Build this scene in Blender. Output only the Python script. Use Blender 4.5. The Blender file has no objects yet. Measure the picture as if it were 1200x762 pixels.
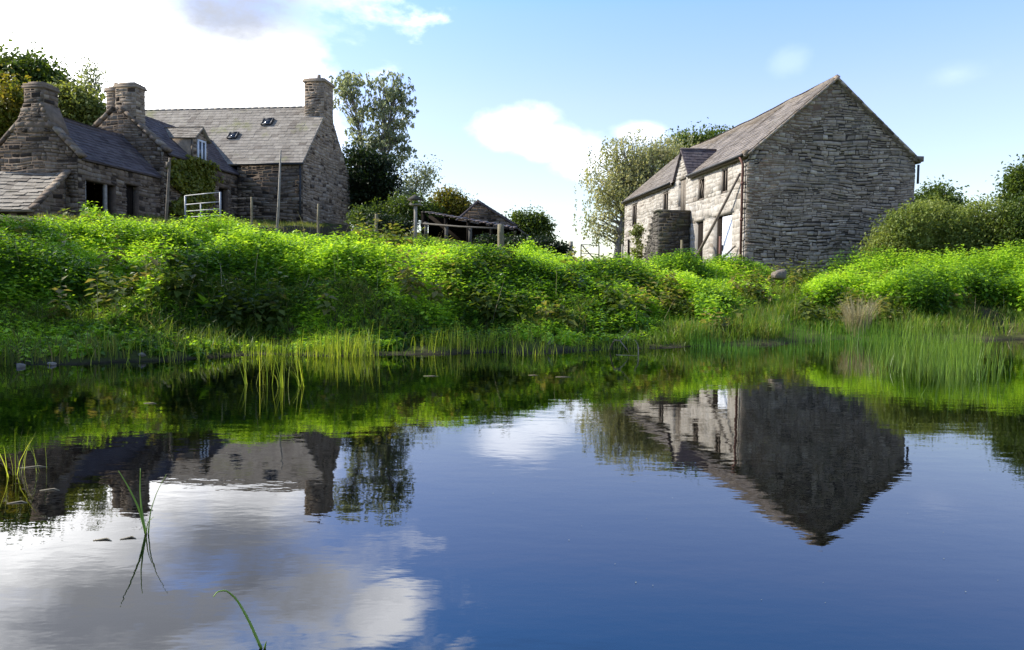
import bpy, math, random
import numpy as np
from mathutils import Matrix, Vector

R = math.radians
rng = np.random.default_rng(7)
random.seed(7)
scene = bpy.context.scene
COL = scene.collection

# ------------------------------------------------------------------ camera
CAMH = 1.05
cd = bpy.data.cameras.new('camera'); cam = bpy.data.objects.new('camera', cd); COL.objects.link(cam)
cd.sensor_width = 36.0; cd.lens = 27.0; cd.clip_start = 0.05; cd.clip_end = 3000
CM = Matrix.Rotation(R(90 - 2.86), 4, 'X') @ Matrix.Rotation(R(0.7), 4, 'Z')
CM.translation = (0, 0, CAMH)
cam.matrix_world = CM
scene.camera = cam
CR = np.array(CM.to_3x3())

def ray(px, py):
    return CR @ np.array([(px - 600) / 900.0, (381 - py) / 900.0, -1.0])

def at(px, py, Y):
    d = ray(px, py); k = Y / d[1]
    return np.array([0, 0, CAMH]) + d * k

def on_water(px, py):
    d = ray(px, py); k = -CAMH / d[2]
    return np.array([0, 0, CAMH]) + d * k

# ------------------------------------------------------------------ mesh builder
WL = {}
def wloc(o):
    return WL.get(o.name, np.zeros(3))

class MB:
    def __init__(s):
        s.v = []; s.f = []; s.t = []; s.n = 0
    def add(s, V, F, t=0.5):
        V = np.asarray(V, float).reshape(-1, 3); F = np.asarray(F, int)
        s.v.append(V); s.f.append(F + s.n)
        s.t.append(np.broadcast_to(np.asarray(t, float), (len(F),)).copy())
        s.n += len(V)
    def box(s, c, a, b, d, t=0.5):
        c, a, b, d = map(lambda q: np.asarray(q, float), (c, a, b, d))
        V = [c + sx * a + sy * b + sz * d for sz in (-1, 1) for sy in (-1, 1) for sx in (-1, 1)]
        F = [[0, 2, 3, 1], [4, 5, 7, 6], [0, 1, 5, 4], [2, 6, 7, 3], [0, 4, 6, 2], [1, 3, 7, 5]]
        s.add(V, F, t)
    def prism(s, poly, off, t=0.5):
        P = np.asarray(poly, float); n = len(P); off = np.asarray(off, float)
        V = np.vstack([P, P + off])
        s.add(V[:n], [list(range(n))[::-1]], t) if False else None
        b = s.n; s.v.append(V); s.n += 2 * n
        s.f.append(np.array([list(range(n))]) + b); s.t.append(np.array([t]))
        s.f.append(np.array([list(range(2 * n - 1, n - 1, -1))]) + b); s.t.append(np.array([t]))
        s.f.append(np.array([[i, i + n, (i + 1) % n + n, (i + 1) % n] for i in range(n)]) + b); s.t.append(np.full(n, t))
    def tube(s, pts, rad, k=6, t=0.5, cap=True):
        P = np.asarray(pts, float); n = len(P)
        rad = np.broadcast_to(np.asarray(rad, float), (n,))
        T = np.gradient(P, axis=0); T /= np.linalg.norm(T, axis=1)[:, None] + 1e-9
        ref = np.array([0, 0, 1.0]) if abs(T[0][2]) < .9 else np.array([1.0, 0, 0])
        A = np.cross(T, ref); A /= np.linalg.norm(A, axis=1)[:, None] + 1e-9
        B = np.cross(T, A)
        an = np.arange(k) * 2 * np.pi / k
        V = P[:, None] + rad[:, None, None] * (A[:, None] * np.cos(an)[None, :, None] + B[:, None] * np.sin(an)[None, :, None])
        F = []
        for i in range(n - 1):
            for j in range(k):
                F.append([i * k + j, i * k + (j + 1) % k, (i + 1) * k + (j + 1) % k, (i + 1) * k + j])
        b = s.n
        s.add(V.reshape(-1, 3), F, t)
        if cap:
            s.f.append(np.array([list(range(k))[::-1]]) + b); s.t.append(np.array([t]))
            s.f.append(np.array([list(range((n - 1) * k, n * k))]) + b); s.t.append(np.array([t]))
    def build(s, name, mat, parent=None, base=None, smooth=False):
        V = np.vstack(s.v)
        if parent is not None: o0 = wloc(parent)
        else: o0 = np.asarray(base if base is not None else np.zeros(3), float)
        V = V - o0
        me = bpy.data.meshes.new(name)
        me.vertices.add(len(V)); me.vertices.foreach_set('co', V.astype(np.float32).ravel())
        idx = np.concatenate([f.ravel() for f in s.f]).astype(np.int32)
        cnt = np.concatenate([np.full(len(f), f.shape[1]) for f in s.f]).astype(np.int32)
        st = np.concatenate([[0], np.cumsum(cnt)[:-1]]).astype(np.int32)
        me.loops.add(len(idx)); me.loops.foreach_set('vertex_index', idx)
        me.polygons.add(len(cnt)); me.polygons.foreach_set('loop_start', st)
        at_ = me.attributes.new('tint', 'FLOAT', 'FACE')
        at_.data.foreach_set('value', np.concatenate(s.t).astype(np.float32))
        me.update(calc_edges=True); me.validate()
        if smooth: me.polygons.foreach_set('use_smooth', np.ones(len(cnt), bool))
        me.materials.append(mat)
        o = bpy.data.objects.new(name, me); COL.objects.link(o)
        if parent is not None:
            o.parent = parent; WL[o.name] = o0
        else:
            o.location = o0; WL[o.name] = o0
        return o

def tag(o, label=None, cat=None, group=None, kind=None):
    if label: o['label'] = label
    if cat: o['category'] = cat
    if group: o['group'] = group
    if kind: o['kind'] = kind
    return o

def thing(name, loc, label, cat, group=None):
    o = bpy.data.objects.new(name, None); COL.objects.link(o)
    o.empty_display_size = .2
    o.location = loc; WL[o.name] = np.asarray(loc, float)
    return tag(o, label, cat, group)

def vnoise(x, y, sc, seed=0):
    g = np.random.default_rng(seed).random((256, 256))
    x = np.asarray(x, float) * sc + 1000.5; y = np.asarray(y, float) * sc + 1000.5
    xi = np.floor(x).astype(int); yi = np.floor(y).astype(int)
    fx = x - xi; fy = y - yi; fx = fx * fx * (3 - 2 * fx); fy = fy * fy * (3 - 2 * fy)
    a = g[xi % 256, yi % 256]; b = g[(xi + 1) % 256, yi % 256]; c = g[xi % 256, (yi + 1) % 256]; d = g[(xi + 1) % 256, (yi + 1) % 256]
    return (a * (1 - fx) + b * fx) * (1 - fy) + (c * (1 - fx) + d * fx) * fy

# ------------------------------------------------------------------ materials
def new_mat(name):
    m = bpy.data.materials.new(name); m.use_nodes = True
    nt = m.node_tree; nt.nodes.clear()
    out = nt.nodes.new('ShaderNodeOutputMaterial')
    return m, nt, out

def N(nt, typ, **kw):
    n = nt.nodes.new(typ)
    for k, v in kw.items():
        if k.startswith('i_'):
            n.inputs[k[2:].replace('_', ' ')].default_value = v
        else: setattr(n, k, v)
    return n

def ramp(nt, fac, cols):
    r = nt.nodes.new('ShaderNodeValToRGB')
    el = r.color_ramp.elements
    while len(el) < len(cols): el.new(0.5)
    for i, c in enumerate(cols):
        pos, col = c
        el[i].position = pos; el[i].color = (*col, 1)
    nt.links.new(fac, r.inputs[0])
    return r.outputs[0]

def mixc(nt, fac, a, b, mode='MIX'):
    m = nt.nodes.new('ShaderNodeMix'); m.data_type = 'RGBA'; m.blend_type = mode
    for s, v in ((m.inputs[0], fac), (m.inputs[6], a), (m.inputs[7], b)):
        if hasattr(v, 'is_linked'): nt.links.new(v, s)
        elif isinstance(v, (int, float)): s.default_value = v
        else: s.default_value = (*v, 1)
    return m.outputs[2]

def noise(nt, scale, detail=4, rough=.6, vec=None, dist=0):
    n = N(nt, 'ShaderNodeTexNoise'); n.inputs['Scale'].default_value = scale
    n.inputs['Detail'].default_value = detail; n.inputs['Roughness'].default_value = rough
    n.inputs['Distortion'].default_value = dist
    if vec is None:
        tc = N(nt, 'ShaderNodeTexCoord'); vec = tc.outputs['Object']
    nt.links.new(vec, n.inputs['Vector'])
    return n.outputs['Fac']

def tinted(name, cols, rough=.85, nscale=6, namt=.35, bump=.3, bscale=25, spots=None, spec=.3, spotscale=2.5, spotlo=.55, spothi=.68):
    """colour from the per-face tint attribute, broken up by noise, with optional patches (lichen, moss, stains)"""
    m, nt, out = new_mat(name)
    a = N(nt, 'ShaderNodeAttribute', attribute_name='tint')
    n1 = noise(nt, nscale, 5, .65)
    n = len(cols)
    c = ramp(nt, a.outputs['Fac'], [(i / max(1, n - 1), q) for i, q in enumerate(cols)])
    k = ramp(nt, n1, [(.25, (1 - namt,) * 3), (.75, (1 + namt * .6,) * 3)])
    c = mixc(nt, 1.0, c, k, 'MULTIPLY')
    for i, sp in enumerate(spots or []):
        col, lo, hi, sc, amt = sp
        f = noise(nt, sc, 6, .7)
        fr = ramp(nt, f, [(lo, (0, 0, 0)), (hi, (amt,) * 3)])
        c = mixc(nt, fr, c, col)
    b = N(nt, 'ShaderNodeBsdfPrincipled')
    b.inputs['Roughness'].default_value = rough; b.inputs['Specular IOR Level'].default_value = spec
    nt.links.new(c, b.inputs['Base Color'])
    if bump:
        bn = N(nt, 'ShaderNodeBump'); bn.inputs['Strength'].default_value = bump; bn.inputs['Distance'].default_value = .03
        nt.links.new(noise(nt, bscale, 6, .7), bn.inputs['Height'])
        nt.links.new(bn.outputs[0], b.inputs['Normal'])
    nt.links.new(b.outputs[0], out.inputs[0])
    return m

def leafmat(name, cols, trans, tf=.45, rough=.5, spec=.35, nscale=.6):
    m, nt, out = new_mat(name)
    a = N(nt, 'ShaderNodeAttribute', attribute_name='tint')
    n = len(cols)
    c = ramp(nt, a.outputs['Fac'], [(i / max(1, n - 1), q) for i, q in enumerate(cols)])
    k = ramp(nt, noise(nt, nscale, 3, .6), [(.3, (.75, .8, .75)), (.7, (1.2, 1.12, 1.0))])
    c = mixc(nt, 1.0, c, k, 'MULTIPLY')
    ct = mixc(nt, 1.0, c, trans, 'MULTIPLY')
    b = N(nt, 'ShaderNodeBsdfPrincipled'); b.inputs['Roughness'].default_value = rough
    b.inputs['Specular IOR Level'].default_value = spec
    nt.links.new(c, b.inputs['Base Color'])
    t = N(nt, 'ShaderNodeBsdfTranslucent'); nt.links.new(ct, t.inputs['Color'])
    mx = N(nt, 'ShaderNodeMixShader'); mx.inputs[0].default_value = tf
    nt.links.new(b.outputs[0], mx.inputs[1]); nt.links.new(t.outputs[0], mx.inputs[2])
    nt.links.new(mx.outputs[0], out.inputs[0])
    return m

PALE = (.38, .335, .265); MOSS = (.09, .10, .035); DARK = (.05, .045, .04)
M = {}
M['gable_stone'] = tinted('gable_stone', [(.05, .04, .032), (.25, .198, .148), (.36, .29, .222), (.42, .34, .262), (.33, .265, .203), (.40, .33, .255), (.52, .435, .34)], .92, 5, .45, .6, 30,
                          [(PALE, .54, .72, .55, .55), (MOSS, .58, .75, .9, .5), (DARK, .54, .72, .42, .35), (PALE, .62, .72, 3.0, .6)])
M['front_stone'] = tinted('front_stone', [(.20, .17, .135), (.34, .305, .255), (.39, .355, .305), (.32, .29, .24), (.44, .41, .36)], .9, 4, .4, .25, 30,
                          [((.46, .43, .38), .50, .66, 1.2, .7), ((.16, .14, .11), .60, .74, 1.9, .55), ((.30, .22, .14), .63, .76, 1.4, .4)])
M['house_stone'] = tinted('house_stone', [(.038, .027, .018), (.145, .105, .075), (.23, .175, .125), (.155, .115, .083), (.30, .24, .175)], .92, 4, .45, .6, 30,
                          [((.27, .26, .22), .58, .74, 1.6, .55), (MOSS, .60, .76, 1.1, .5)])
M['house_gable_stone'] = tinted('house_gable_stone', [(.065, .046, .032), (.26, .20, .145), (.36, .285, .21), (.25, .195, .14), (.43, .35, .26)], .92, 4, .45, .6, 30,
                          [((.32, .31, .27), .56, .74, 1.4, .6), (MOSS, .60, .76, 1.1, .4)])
M['stair_stone'] = tinted('stair_stone', [(.035, .03, .025), (.09, .08, .065), (.13, .115, .095), (.07, .065, .05)], .92, 5, .45, .6, 30, [(MOSS, .5, .7, 1.4, .6)])  # stone darkened to put the near side's shade into the colour, plus moss
M['barn_slate'] = tinted('barn_slate', [(.13, .11, .09), (.20, .172, .145), (.25, .215, .183), (.17, .148, .127)], .6, 3, .35, .35, 20,
                         [((.27, .25, .215), .54, .7, .9, .6), ((.085, .07, .055), .58, .72, .7, .6)], spec=.15)
M['purple_slate'] = tinted('purple_slate', [(.075, .062, .064), (.11, .09, .092), (.14, .118, .12), (.09, .075, .076)], .75, 3, .3, .3, 20,
                           [((.24, .22, .19), .56, .75, 1.1, .6)], spec=.15)
M['house_slate'] = tinted('house_slate', [(.18, .15, .12), (.27, .235, .19), (.34, .30, .245), (.23, .20, .165)], .6, 3, .3, .35, 20,
                          [((.38, .345, .28), .55, .7, .9, .5), ((.20, .205, .06), .56, .70, .5, .75), ((.10, .085, .07), .58, .72, 1.3, .55)], spec=.12)
M['stone_slate'] = tinted('stone_slate', [(.16, .13, .10), (.24, .205, .16), (.30, .26, .205), (.20, .17, .135)], .8, 4, .35, .4, 20,
                          [(MOSS, .56, .7, 1.2, .6)])
M['old_wood'] = tinted('old_wood', [(.10, .08, .06), (.17, .14, .11), (.22, .19, .15)], .85, 8, .4, .3, 40)
M['grey_wood'] = tinted('grey_wood', [(.20, .18, .15), (.30, .27, .22), (.36, .33, .27)], .85, 8, .4, .3, 40)
M['pale_post'] = tinted('pale_post', [(.17, .145, .085), (.23, .20, .125)], .85, 9, .35, .3, 40)
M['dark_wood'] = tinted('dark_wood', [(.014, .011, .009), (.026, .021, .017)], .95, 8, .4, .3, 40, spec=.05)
M['white_paint'] = tinted('white_paint', [(.62, .66, .72), (.72, .75, .80)], .6, 3, .15, .15, 20, [((.40, .38, .36), .60, .75, 2.0, .4)])
M['rust_iron'] = tinted('rust_iron', [(.13, .06, .045), (.18, .085, .06)], .7, 8, .4, .3, 40)
M['dark_iron'] = tinted('dark_iron', [(.03, .03, .032), (.05, .05, .05)], .55, 8, .3, .2, 40)
M['galvanised'] = tinted('galvanised', [(.36, .36, .36), (.46, .46, .46)], .45, 8, .2, .1, 40)
M['rail_grey'] = tinted('rail_grey', [(.07, .062, .05), (.11, .10, .083)], .8, 8, .3, .2, 40)
M['tin_sheet'] = tinted('tin_sheet', [(.05, .038, .032), (.075, .055, .045)], .6, 3, .5, .2, 20, [((.14, .06, .03), .55, .7, 1.5, .8)])
M['bark'] = tinted('bark', [(.07, .055, .04), (.12, .10, .08)], .9, 8, .5, .5, 30)
M['pale_bark'] = tinted('pale_bark', [(.22, .20, .17), (.30, .28, .25)], .85, 5, .5, .4, 20)
M['rock'] = tinted('rock', [(.13, .105, .08), (.19, .16, .13)], .9, 5, .4, .6, 12, [((.16, .12, .09), .5, .66, 2.5, .7)])
M['pale_stone'] = tinted('pale_stone', [(.20, .18, .15), (.30, .275, .24)], .9, 9, .4, .5, 20)
M['dead_stalk'] = tinted('dead_stalk', [(.22, .18, .11), (.32, .27, .18), (.16, .13, .08)], .8, 8, .2, 0)
M['dry_grass'] = leafmat('dry_grass', [(.26, .23, .11), (.38, .32, .19), (.48, .42, .28)], (1.2, 1.2, 1), .35)
M['blade'] = tinted('blade', [(.16, .27, .03), (.24, .36, .05)], .5, 4, .25, 0)
M['twig'] = tinted('twig', [(.22, .18, .13), (.34, .29, .22)], .85, 9, .4, .3, 40)

M['nettle'] = leafmat('nettle', [(.05, .12, .012), (.15, .30, .024), (.28, .47, .038), (.43, .63, .065)], (1.85, 1.75, .8), .42, .42, .4, .5)
M['weeds'] = leafmat('weeds', [(.05, .085, .015), (.10, .15, .025), (.16, .20, .04), (.22, .20, .07)], (1.6, 1.5, .8), .42, .5, .35, .8)
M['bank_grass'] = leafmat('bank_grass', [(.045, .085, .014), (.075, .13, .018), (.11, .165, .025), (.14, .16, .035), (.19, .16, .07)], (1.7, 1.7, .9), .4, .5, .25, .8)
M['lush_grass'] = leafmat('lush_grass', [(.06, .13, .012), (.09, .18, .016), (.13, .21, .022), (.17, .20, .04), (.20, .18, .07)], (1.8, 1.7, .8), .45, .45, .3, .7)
M['shore_grass'] = leafmat('shore_grass', [(.16, .24, .02), (.25, .34, .03), (.34, .38, .06)], (1.7, 1.6, .8), .42, .45, .3, .8)
M['reed'] = leafmat('reed', [(.045, .13, .012), (.07, .18, .015), (.11, .22, .02)], (1.7, 1.7, .8), .4, .4, .4, .8)
M['rush'] = leafmat('rush', [(.06, .13, .012), (.11, .20, .018), (.19, .28, .03)], (1.7, 1.7, .8), .35, .4, .4, .8)
M['meadow'] = leafmat('meadow', [(.11, .17, .02), (.17, .20, .04), (.22, .22, .07)], (1.6, 1.5, .9), .35, .6, .2, .5)
M['leaf_dark'] = leafmat('leaf_dark', [(.012, .022, .007), (.02, .036, .010), (.03, .05, .014)], (1.3, 1.4, .8), .3)
M['leaf_mid'] = leafmat('leaf_mid', [(.05, .085, .015), (.075, .12, .02), (.10, .145, .026)], (1.7, 1.6, .9), .4)
M['leaf_yellow'] = leafmat('leaf_yellow', [(.09, .12, .015), (.14, .16, .02), (.20, .17, .025), (.16, .13, .02)], (1.6, 1.5, .8), .4)
M['leaf_grey'] = leafmat('leaf_grey', [(.16, .19, .11), (.24, .27, .16), (.32, .35, .23)], (1.5, 1.5, 1.1), .45, .4, .5)
M['leaf_birch'] = leafmat('leaf_birch', [(.22, .25, .11), (.30, .33, .16), (.37, .38, .21), (.42, .42, .29)], (1.5, 1.4, .9), .45, .45, .4)
M['leaf_hedge'] = leafmat('leaf_hedge', [(.14, .19, .045), (.21, .26, .06), (.28, .31, .09)], (1.5, 1.5, .9), .42, .5, .3)
M['leaf_ivy'] = leafmat('leaf_ivy', [(.12, .145, .016), (.175, .19, .02), (.24, .23, .03)], (1.4, 1.4, .8), .3)
M['leaf_lime'] = leafmat('leaf_lime', [(.15, .18, .045), (.21, .235, .07)], (1.5, 1.5, .8), .4)
M['petal'] = leafmat('petal', [(.6, .6, .58), (.75, .75, .72)], (1, 1, 1), .3)
M['weed'] = leafmat('weed', [(.10, .15, .12), (.18, .24, .18), (.26, .30, .24)], (1, 1, 1), .3)
M['lily'] = leafmat('lily', [(.30, .33, .22), (.45, .46, .36), (.22, .2, .12)], (1, 1, 1), .2)

# glass (dark)
m, nt, out = new_mat('window_glass')
b = N(nt, 'ShaderNodeBsdfPrincipled'); b.inputs['Base Color'].default_value = (.03, .035, .045, 1); b.inputs['Roughness'].default_value = .06
nb = N(nt, 'ShaderNodeBump'); nb.inputs['Strength'].default_value = .08; nb.inputs['Distance'].default_value = .02
nt.links.new(noise(nt, 3, 2), nb.inputs['Height']); nt.links.new(nb.outputs[0], b.inputs['Normal'])
nt.links.new(b.outputs[0], out.inputs[0]); M['glass'] = m

# ground
m, nt, out = new_mat('ground')
n1 = noise(nt, .35, 6, .65); n2 = noise(nt, 3.5, 6, .7); n3 = noise(nt, 1.1, 5, .7)
c = ramp(nt, n2, [(.25, (.045, .034, .022)), (.5, (.075, .058, .036)), (.75, (.12, .095, .062))])
g = ramp(nt, n3, [(.3, (.05, .075, .015)), (.7, (.11, .125, .03))])
geo = N(nt, 'ShaderNodeNewGeometry'); sx = N(nt, 'ShaderNodeSeparateXYZ'); nt.links.new(geo.outputs['Normal'], sx.inputs[0])
sf = ramp(nt, sx.outputs['Z'], [(.86, (0, 0, 0)), (.97, (1, 1, 1))])
gf = mixc(nt, 1.0, sf, ramp(nt, n1, [(.35, (.3, .3, .3)), (.6, (1, 1, 1))]), 'MULTIPLY')
c = mixc(nt, gf, c, g)
# the pond bed: brown silt below the water line
ps = N(nt, 'ShaderNodeSeparateXYZ'); nt.links.new(geo.outputs['Position'], ps.inputs[0])
mr = N(nt, 'ShaderNodeMapRange'); mr.inputs[1].default_value = .06; mr.inputs[2].default_value = .0; nt.links.new(ps.outputs['Z'], mr.inputs[0])
c = mixc(nt, mr.outputs[0], c, ramp(nt, n2, [(.3, (.020, .017, .012)), (.7, (.045, .038, .027))]))
b = N(nt, 'ShaderNodeBsdfPrincipled'); b.inputs['Roughness'].default_value = .95; b.inputs['Specular IOR Level'].default_value = .1
nt.links.new(c, b.inputs['Base Color'])
bn = N(nt, 'ShaderNodeBump'); bn.inputs['Strength'].default_value = .8; bn.inputs['Distance'].default_value = .06
nt.links.new(noise(nt, 9, 6, .7), bn.inputs['Height']); nt.links.new(bn.outputs[0], b.inputs['Normal'])
nt.links.new(b.outputs[0], out.inputs[0]); M['ground'] = m

# water: a real surface, clear below, mirror by Fresnel, small ripples
m, nt, out = new_mat('pond_water')
tc = N(nt, 'ShaderNodeTexCoord')
mp = N(nt, 'ShaderNodeMapping'); mp.inputs['Scale'].default_value = (.8, 1.5, 1); nt.links.new(tc.outputs['Object'], mp.inputs[0])
h1 = noise(nt, 5.0, 3, .5, mp.outputs[0]); h2 = noise(nt, 1.1, 2, .5, mp.outputs[0])
ad = N(nt, 'ShaderNodeMath', operation='MULTIPLY_ADD'); nt.links.new(h2, ad.inputs[0]); ad.inputs[1].default_value = 2.0; nt.links.new(h1, ad.inputs[2])
bn = N(nt, 'ShaderNodeBump'); bn.inputs['Strength'].default_value = 1.0; bn.inputs['Distance'].default_value = .0008
nt.links.new(ad.outputs[0], bn.inputs['Height'])
fr = N(nt, 'ShaderNodeFresnel'); fr.inputs['IOR'].default_value = 1.8; nt.links.new(bn.outputs[0], fr.inputs['Normal'])
gl = N(nt, 'ShaderNodeBsdfGlossy'); gl.inputs['Roughness'].default_value = .012; nt.links.new(bn.outputs[0], gl.inputs['Normal'])
gl.inputs['Color'].default_value = (1, 1, 1, 1)
tr = N(nt, 'ShaderNodeBsdfTransparent'); tr.inputs['Color'].default_value = (.40, .46, .50, 1)
mx = N(nt, 'ShaderNodeMixShader'); nt.links.new(fr.outputs[0], mx.inputs[0]); nt.links.new(tr.outputs[0], mx.inputs[1]); nt.links.new(gl.outputs[0], mx.inputs[2])
nt.links.new(mx.outputs[0], out.inputs[0]); M['water'] = m

# ------------------------------------------------------------------ terrain
XS = [-14, -11, -9.5, -8, -6.3, -3.7, 0, 2.3, 4.3, 7.6, 11.5, 16, 20, 24, 28]
YS = [-6, -3, 1, 5, 9.2, 11.1, 12, 13.1, 14.4, 16.6, 17.2, 16.6, 13, 6, -6]
def shore(x): return np.interp(x, XS, YS)
def sdist(x, y):
    x = np.asarray(x, float); y = np.asarray(y, float)
    wob = (vnoise(x, y, .9, 3) - .5) * .8 + (vnoise(x, y, 2.6, 4) - .5) * .35
    sl = (shore(x + .4) - shore(x - .4)) / .8
    return (y - shore(x)) / np.sqrt(1 + sl * sl) + wob * .6
PROF = [(-4, [0, .5, 1.1, 2.2, 3.6, 5.2], [0, .06, .16, .66, 1.22, 1.74]),
        (.5, [0, .5, 1.2, 2.5, 4.2, 6.4], [0, .06, .18, .66, 1.10, 1.44]),
        (3.6, [0, .6, 2, 3, 4.5, 6], [0, .10, .30, .55, .75, .95]),
        (8, [0, .5, 1.5, 3, 4], [0, .12, .33, .62, .85])]
def gh(x, y):
    x = np.asarray(x, float); y = np.asarray(y, float)
    s = sdist(x, y)
    vals = []
    for _, ss, zz in PROF:
        v = np.interp(s, ss, zz); v = np.where(s > ss[-1], zz[-1] + (s - ss[-1]) * .14, v)
        vals.append(v)
    kx = [p[0] for p in PROF]
    xc = np.clip(x, kx[0], kx[-1]); out = np.zeros_like(xc + s)
    for i in range(len(kx) - 1):
        w = np.clip((xc - kx[i]) / (kx[i + 1] - kx[i]), 0, 1)
        inside = (xc >= kx[i]) & (xc <= kx[i + 1])
        out = np.where(inside, vals[i] * (1 - w) + vals[i + 1] * w, out)
    b20 = np.interp(x, [-40, -17, -10, -4, 0, 3.5, 10, 20, 60], [3.2, 2.6, 2.3, 2.02, 1.5, 1.1, .9, .95, 1.2])
    sl = np.interp(x, [-40, -17, -10, -4, -2, 4, 10, 20, 60], [.085, .088, .083, .075, .07, .055, .06, .06, .06])
    field = b20 + sl * (np.clip(y, 5, 52) - 20)
    k = .12
    z = -k * np.log(np.exp(-np.clip(out, -5, 12) / k) + np.exp(-field / k))
    nz = (vnoise(x, y, .7, 13) - .5) * .30 + (vnoise(x, y, 1.3, 11) - .5) * .18 + (vnoise(x, y, 3.3, 12) - .5) * .10
    z = z + nz * np.clip(s / 1.2, 0.15, 1) * np.clip(1.3 - y / 60, .3, 1)
    z = np.where(s < 0, np.maximum(-.5, s * .22), z)
    near = .55 - y + (vnoise(x, y, 1.1, 5) - .5) * .3          # the near bank under the camera
    zn = np.where(near > 0, np.minimum(near * .3, .22), -5)
    return np.maximum(z, zn)

def grid_axis(segs):
    return np.unique(np.concatenate([np.linspace(a, b, n) for a, b, n in segs]))
gx = grid_axis([(-900, -60, 12), (-60, -18, 22), (-18, 26, 300), (26, 60, 18), (60, 900, 12)])
gy = grid_axis([(-900, -20, 8), (-20, 0, 14), (0, 9, 36), (9, 23, 170), (23, 60, 60), (60, 900, 14)])
X, Y = np.meshgrid(gx, gy); Z = gh(X, Y)
mb = MB(); nx, ny = len(gx), len(gy)
ii, jj = np.meshgrid(np.arange(nx - 1), np.arange(ny - 1)); q = (jj * nx + ii).ravel()
mb.add(np.stack([X, Y, Z], -1).reshape(-1, 3), np.stack([q, q + 1, q + nx + 1, q + nx], 1))
ground = mb.build('ground', M['ground'], smooth=True); tag(ground, kind='structure', label='earth bank and field round the pond')
mb = MB(); mb.add([[-16, -8, 0], [29, -8, 0], [29, 19, 0], [-16, 19, 0]], [[0, 1, 2, 3]])
water = mb.build('pond_water', M['water']); tag(water, kind='structure', label='still dark pond mirroring the sky and buildings')

# ------------------------------------------------------------------ foliage helpers
def nrm(v): return v / (np.linalg.norm(v, axis=-1, keepdims=True) + 1e-9)

def leaves(mb, pos, axis, up, ln, wd, fold, tint):
    """folded two-triangle leaves"""
    axis = nrm(axis); side = nrm(np.cross(axis, up)); no = np.cross(side, axis)
    ln = ln[:, None]; wd = wd[:, None]
    L = pos + axis * ln * .42 - side * wd * .5 + no * fold * wd
    Rr = pos + axis * ln * .42 + side * wd * .5 + no * fold * wd
    tip = pos + axis * ln - no * fold * .6 * wd
    n = len(pos); V = np.stack([pos, Rr, tip, L], 1).reshape(-1, 3); i = np.arange(n) * 4
    F = np.concatenate([np.stack([i, i + 1, i + 2], 1), np.stack([i, i + 2, i + 3], 1)])
    mb.add(V, F, np.concatenate([tint, tint]))

def blades(mb, pos, h, lean, bend, wd, tint):
    """curved tapering grass blades; lean is a horizontal vector (n,2)"""
    n = len(pos); ang = rng.random(n) * np.pi * 2
    side = np.stack([np.cos(ang), np.sin(ang), np.zeros(n)], 1) * wd[:, None] * .5
    rows = []
    for f, w in ((0, 1), (.4, .9), (.75, .6), (1, .08)):
        c = pos.copy(); c[:, 2] += h * f * (1 - .35 * bend * f)
        c[:, :2] += lean * (f ** (1 + 1.2 * bend))[:, None] * h[:, None]
        rows += [c - side * w, c + side * w]
    V = np.stack(rows, 1).reshape(-1, 3); i = np.arange(n) * 8
    F = np.concatenate([np.stack([i + a, i + a + 1, i + a + 3, i + a + 2], 1) for a in (0, 2, 4)])
    mb.add(V, F, np.tile(tint, 3))

def rdir(n, zlo=-1, zhi=1):
    a = rng.random(n) * 2 * np.pi; z = rng.uniform(zlo, zhi, n); r = np.sqrt(np.clip(1 - z * z, 0, 1))
    return np.stack([r * np.cos(a), r * np.sin(a), z], 1)

def nettles(mb, x, y, hgt, leaf=.125, tbias=0.0):
    n = len(x); z = gh(x, y)
    base = np.stack([x, y, z], 1); lean = rng.normal(0, .10, (n, 2))
    ph = rng.random(n) * np.pi; pt = np.clip(rng.normal(.5 + tbias, .2, n), 0, 1)
    nk = 8
    for k in range(nk):
        f = .22 + .78 * k / (nk - 1)
        for sgn in (0, np.pi):
            a = ph + k * 1.62 + sgn + rng.normal(0, .25, n)
            p = base.copy(); p[:, 2] += hgt * f; p[:, :2] += lean * (hgt * f)[:, None]
            pt = pt if k else np.clip(pt + (vnoise(x, y, .9, 71) - .5) * .9, 0, 1)
            drop = -.45 + .75 * f ** 4 + rng.normal(0, .28, n)
            ax = np.stack([np.cos(a), np.sin(a), drop], 1)
            ln = leaf * (1.15 - .55 * f ** 3) * rng.uniform(.75, 1.25, n)
            up = np.stack([rng.normal(0, .25, n), rng.normal(0, .25, n), np.ones(n)], 1)
            p = p + nrm(ax) * .018
            leaves(mb, p, ax, up, ln, ln * .62, .16, np.clip(pt + rng.normal(0, .28, n), 0, 1))
    # stems
    top = base.copy(); top[:, 2] += hgt; top[:, :2] += lean * hgt[:, None]
    w = np.stack([np.full(n, .005), np.zeros(n), np.zeros(n)], 1)
    V = np.stack([base - w, base + w, top + w * .4, top - w * .4], 1).reshape(-1, 3); i = np.arange(n) * 4
    mb.add(V, np.stack([i, i + 1, i + 2, i + 3], 1), pt * .5)

def mound(x, y):
    return np.clip(.25 + 1.5 * (vnoise(x, y, .50, 21) - .30) + .7 * (vnoise(x, y, 1.3, 22) - .5), .02, 1.25)

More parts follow.
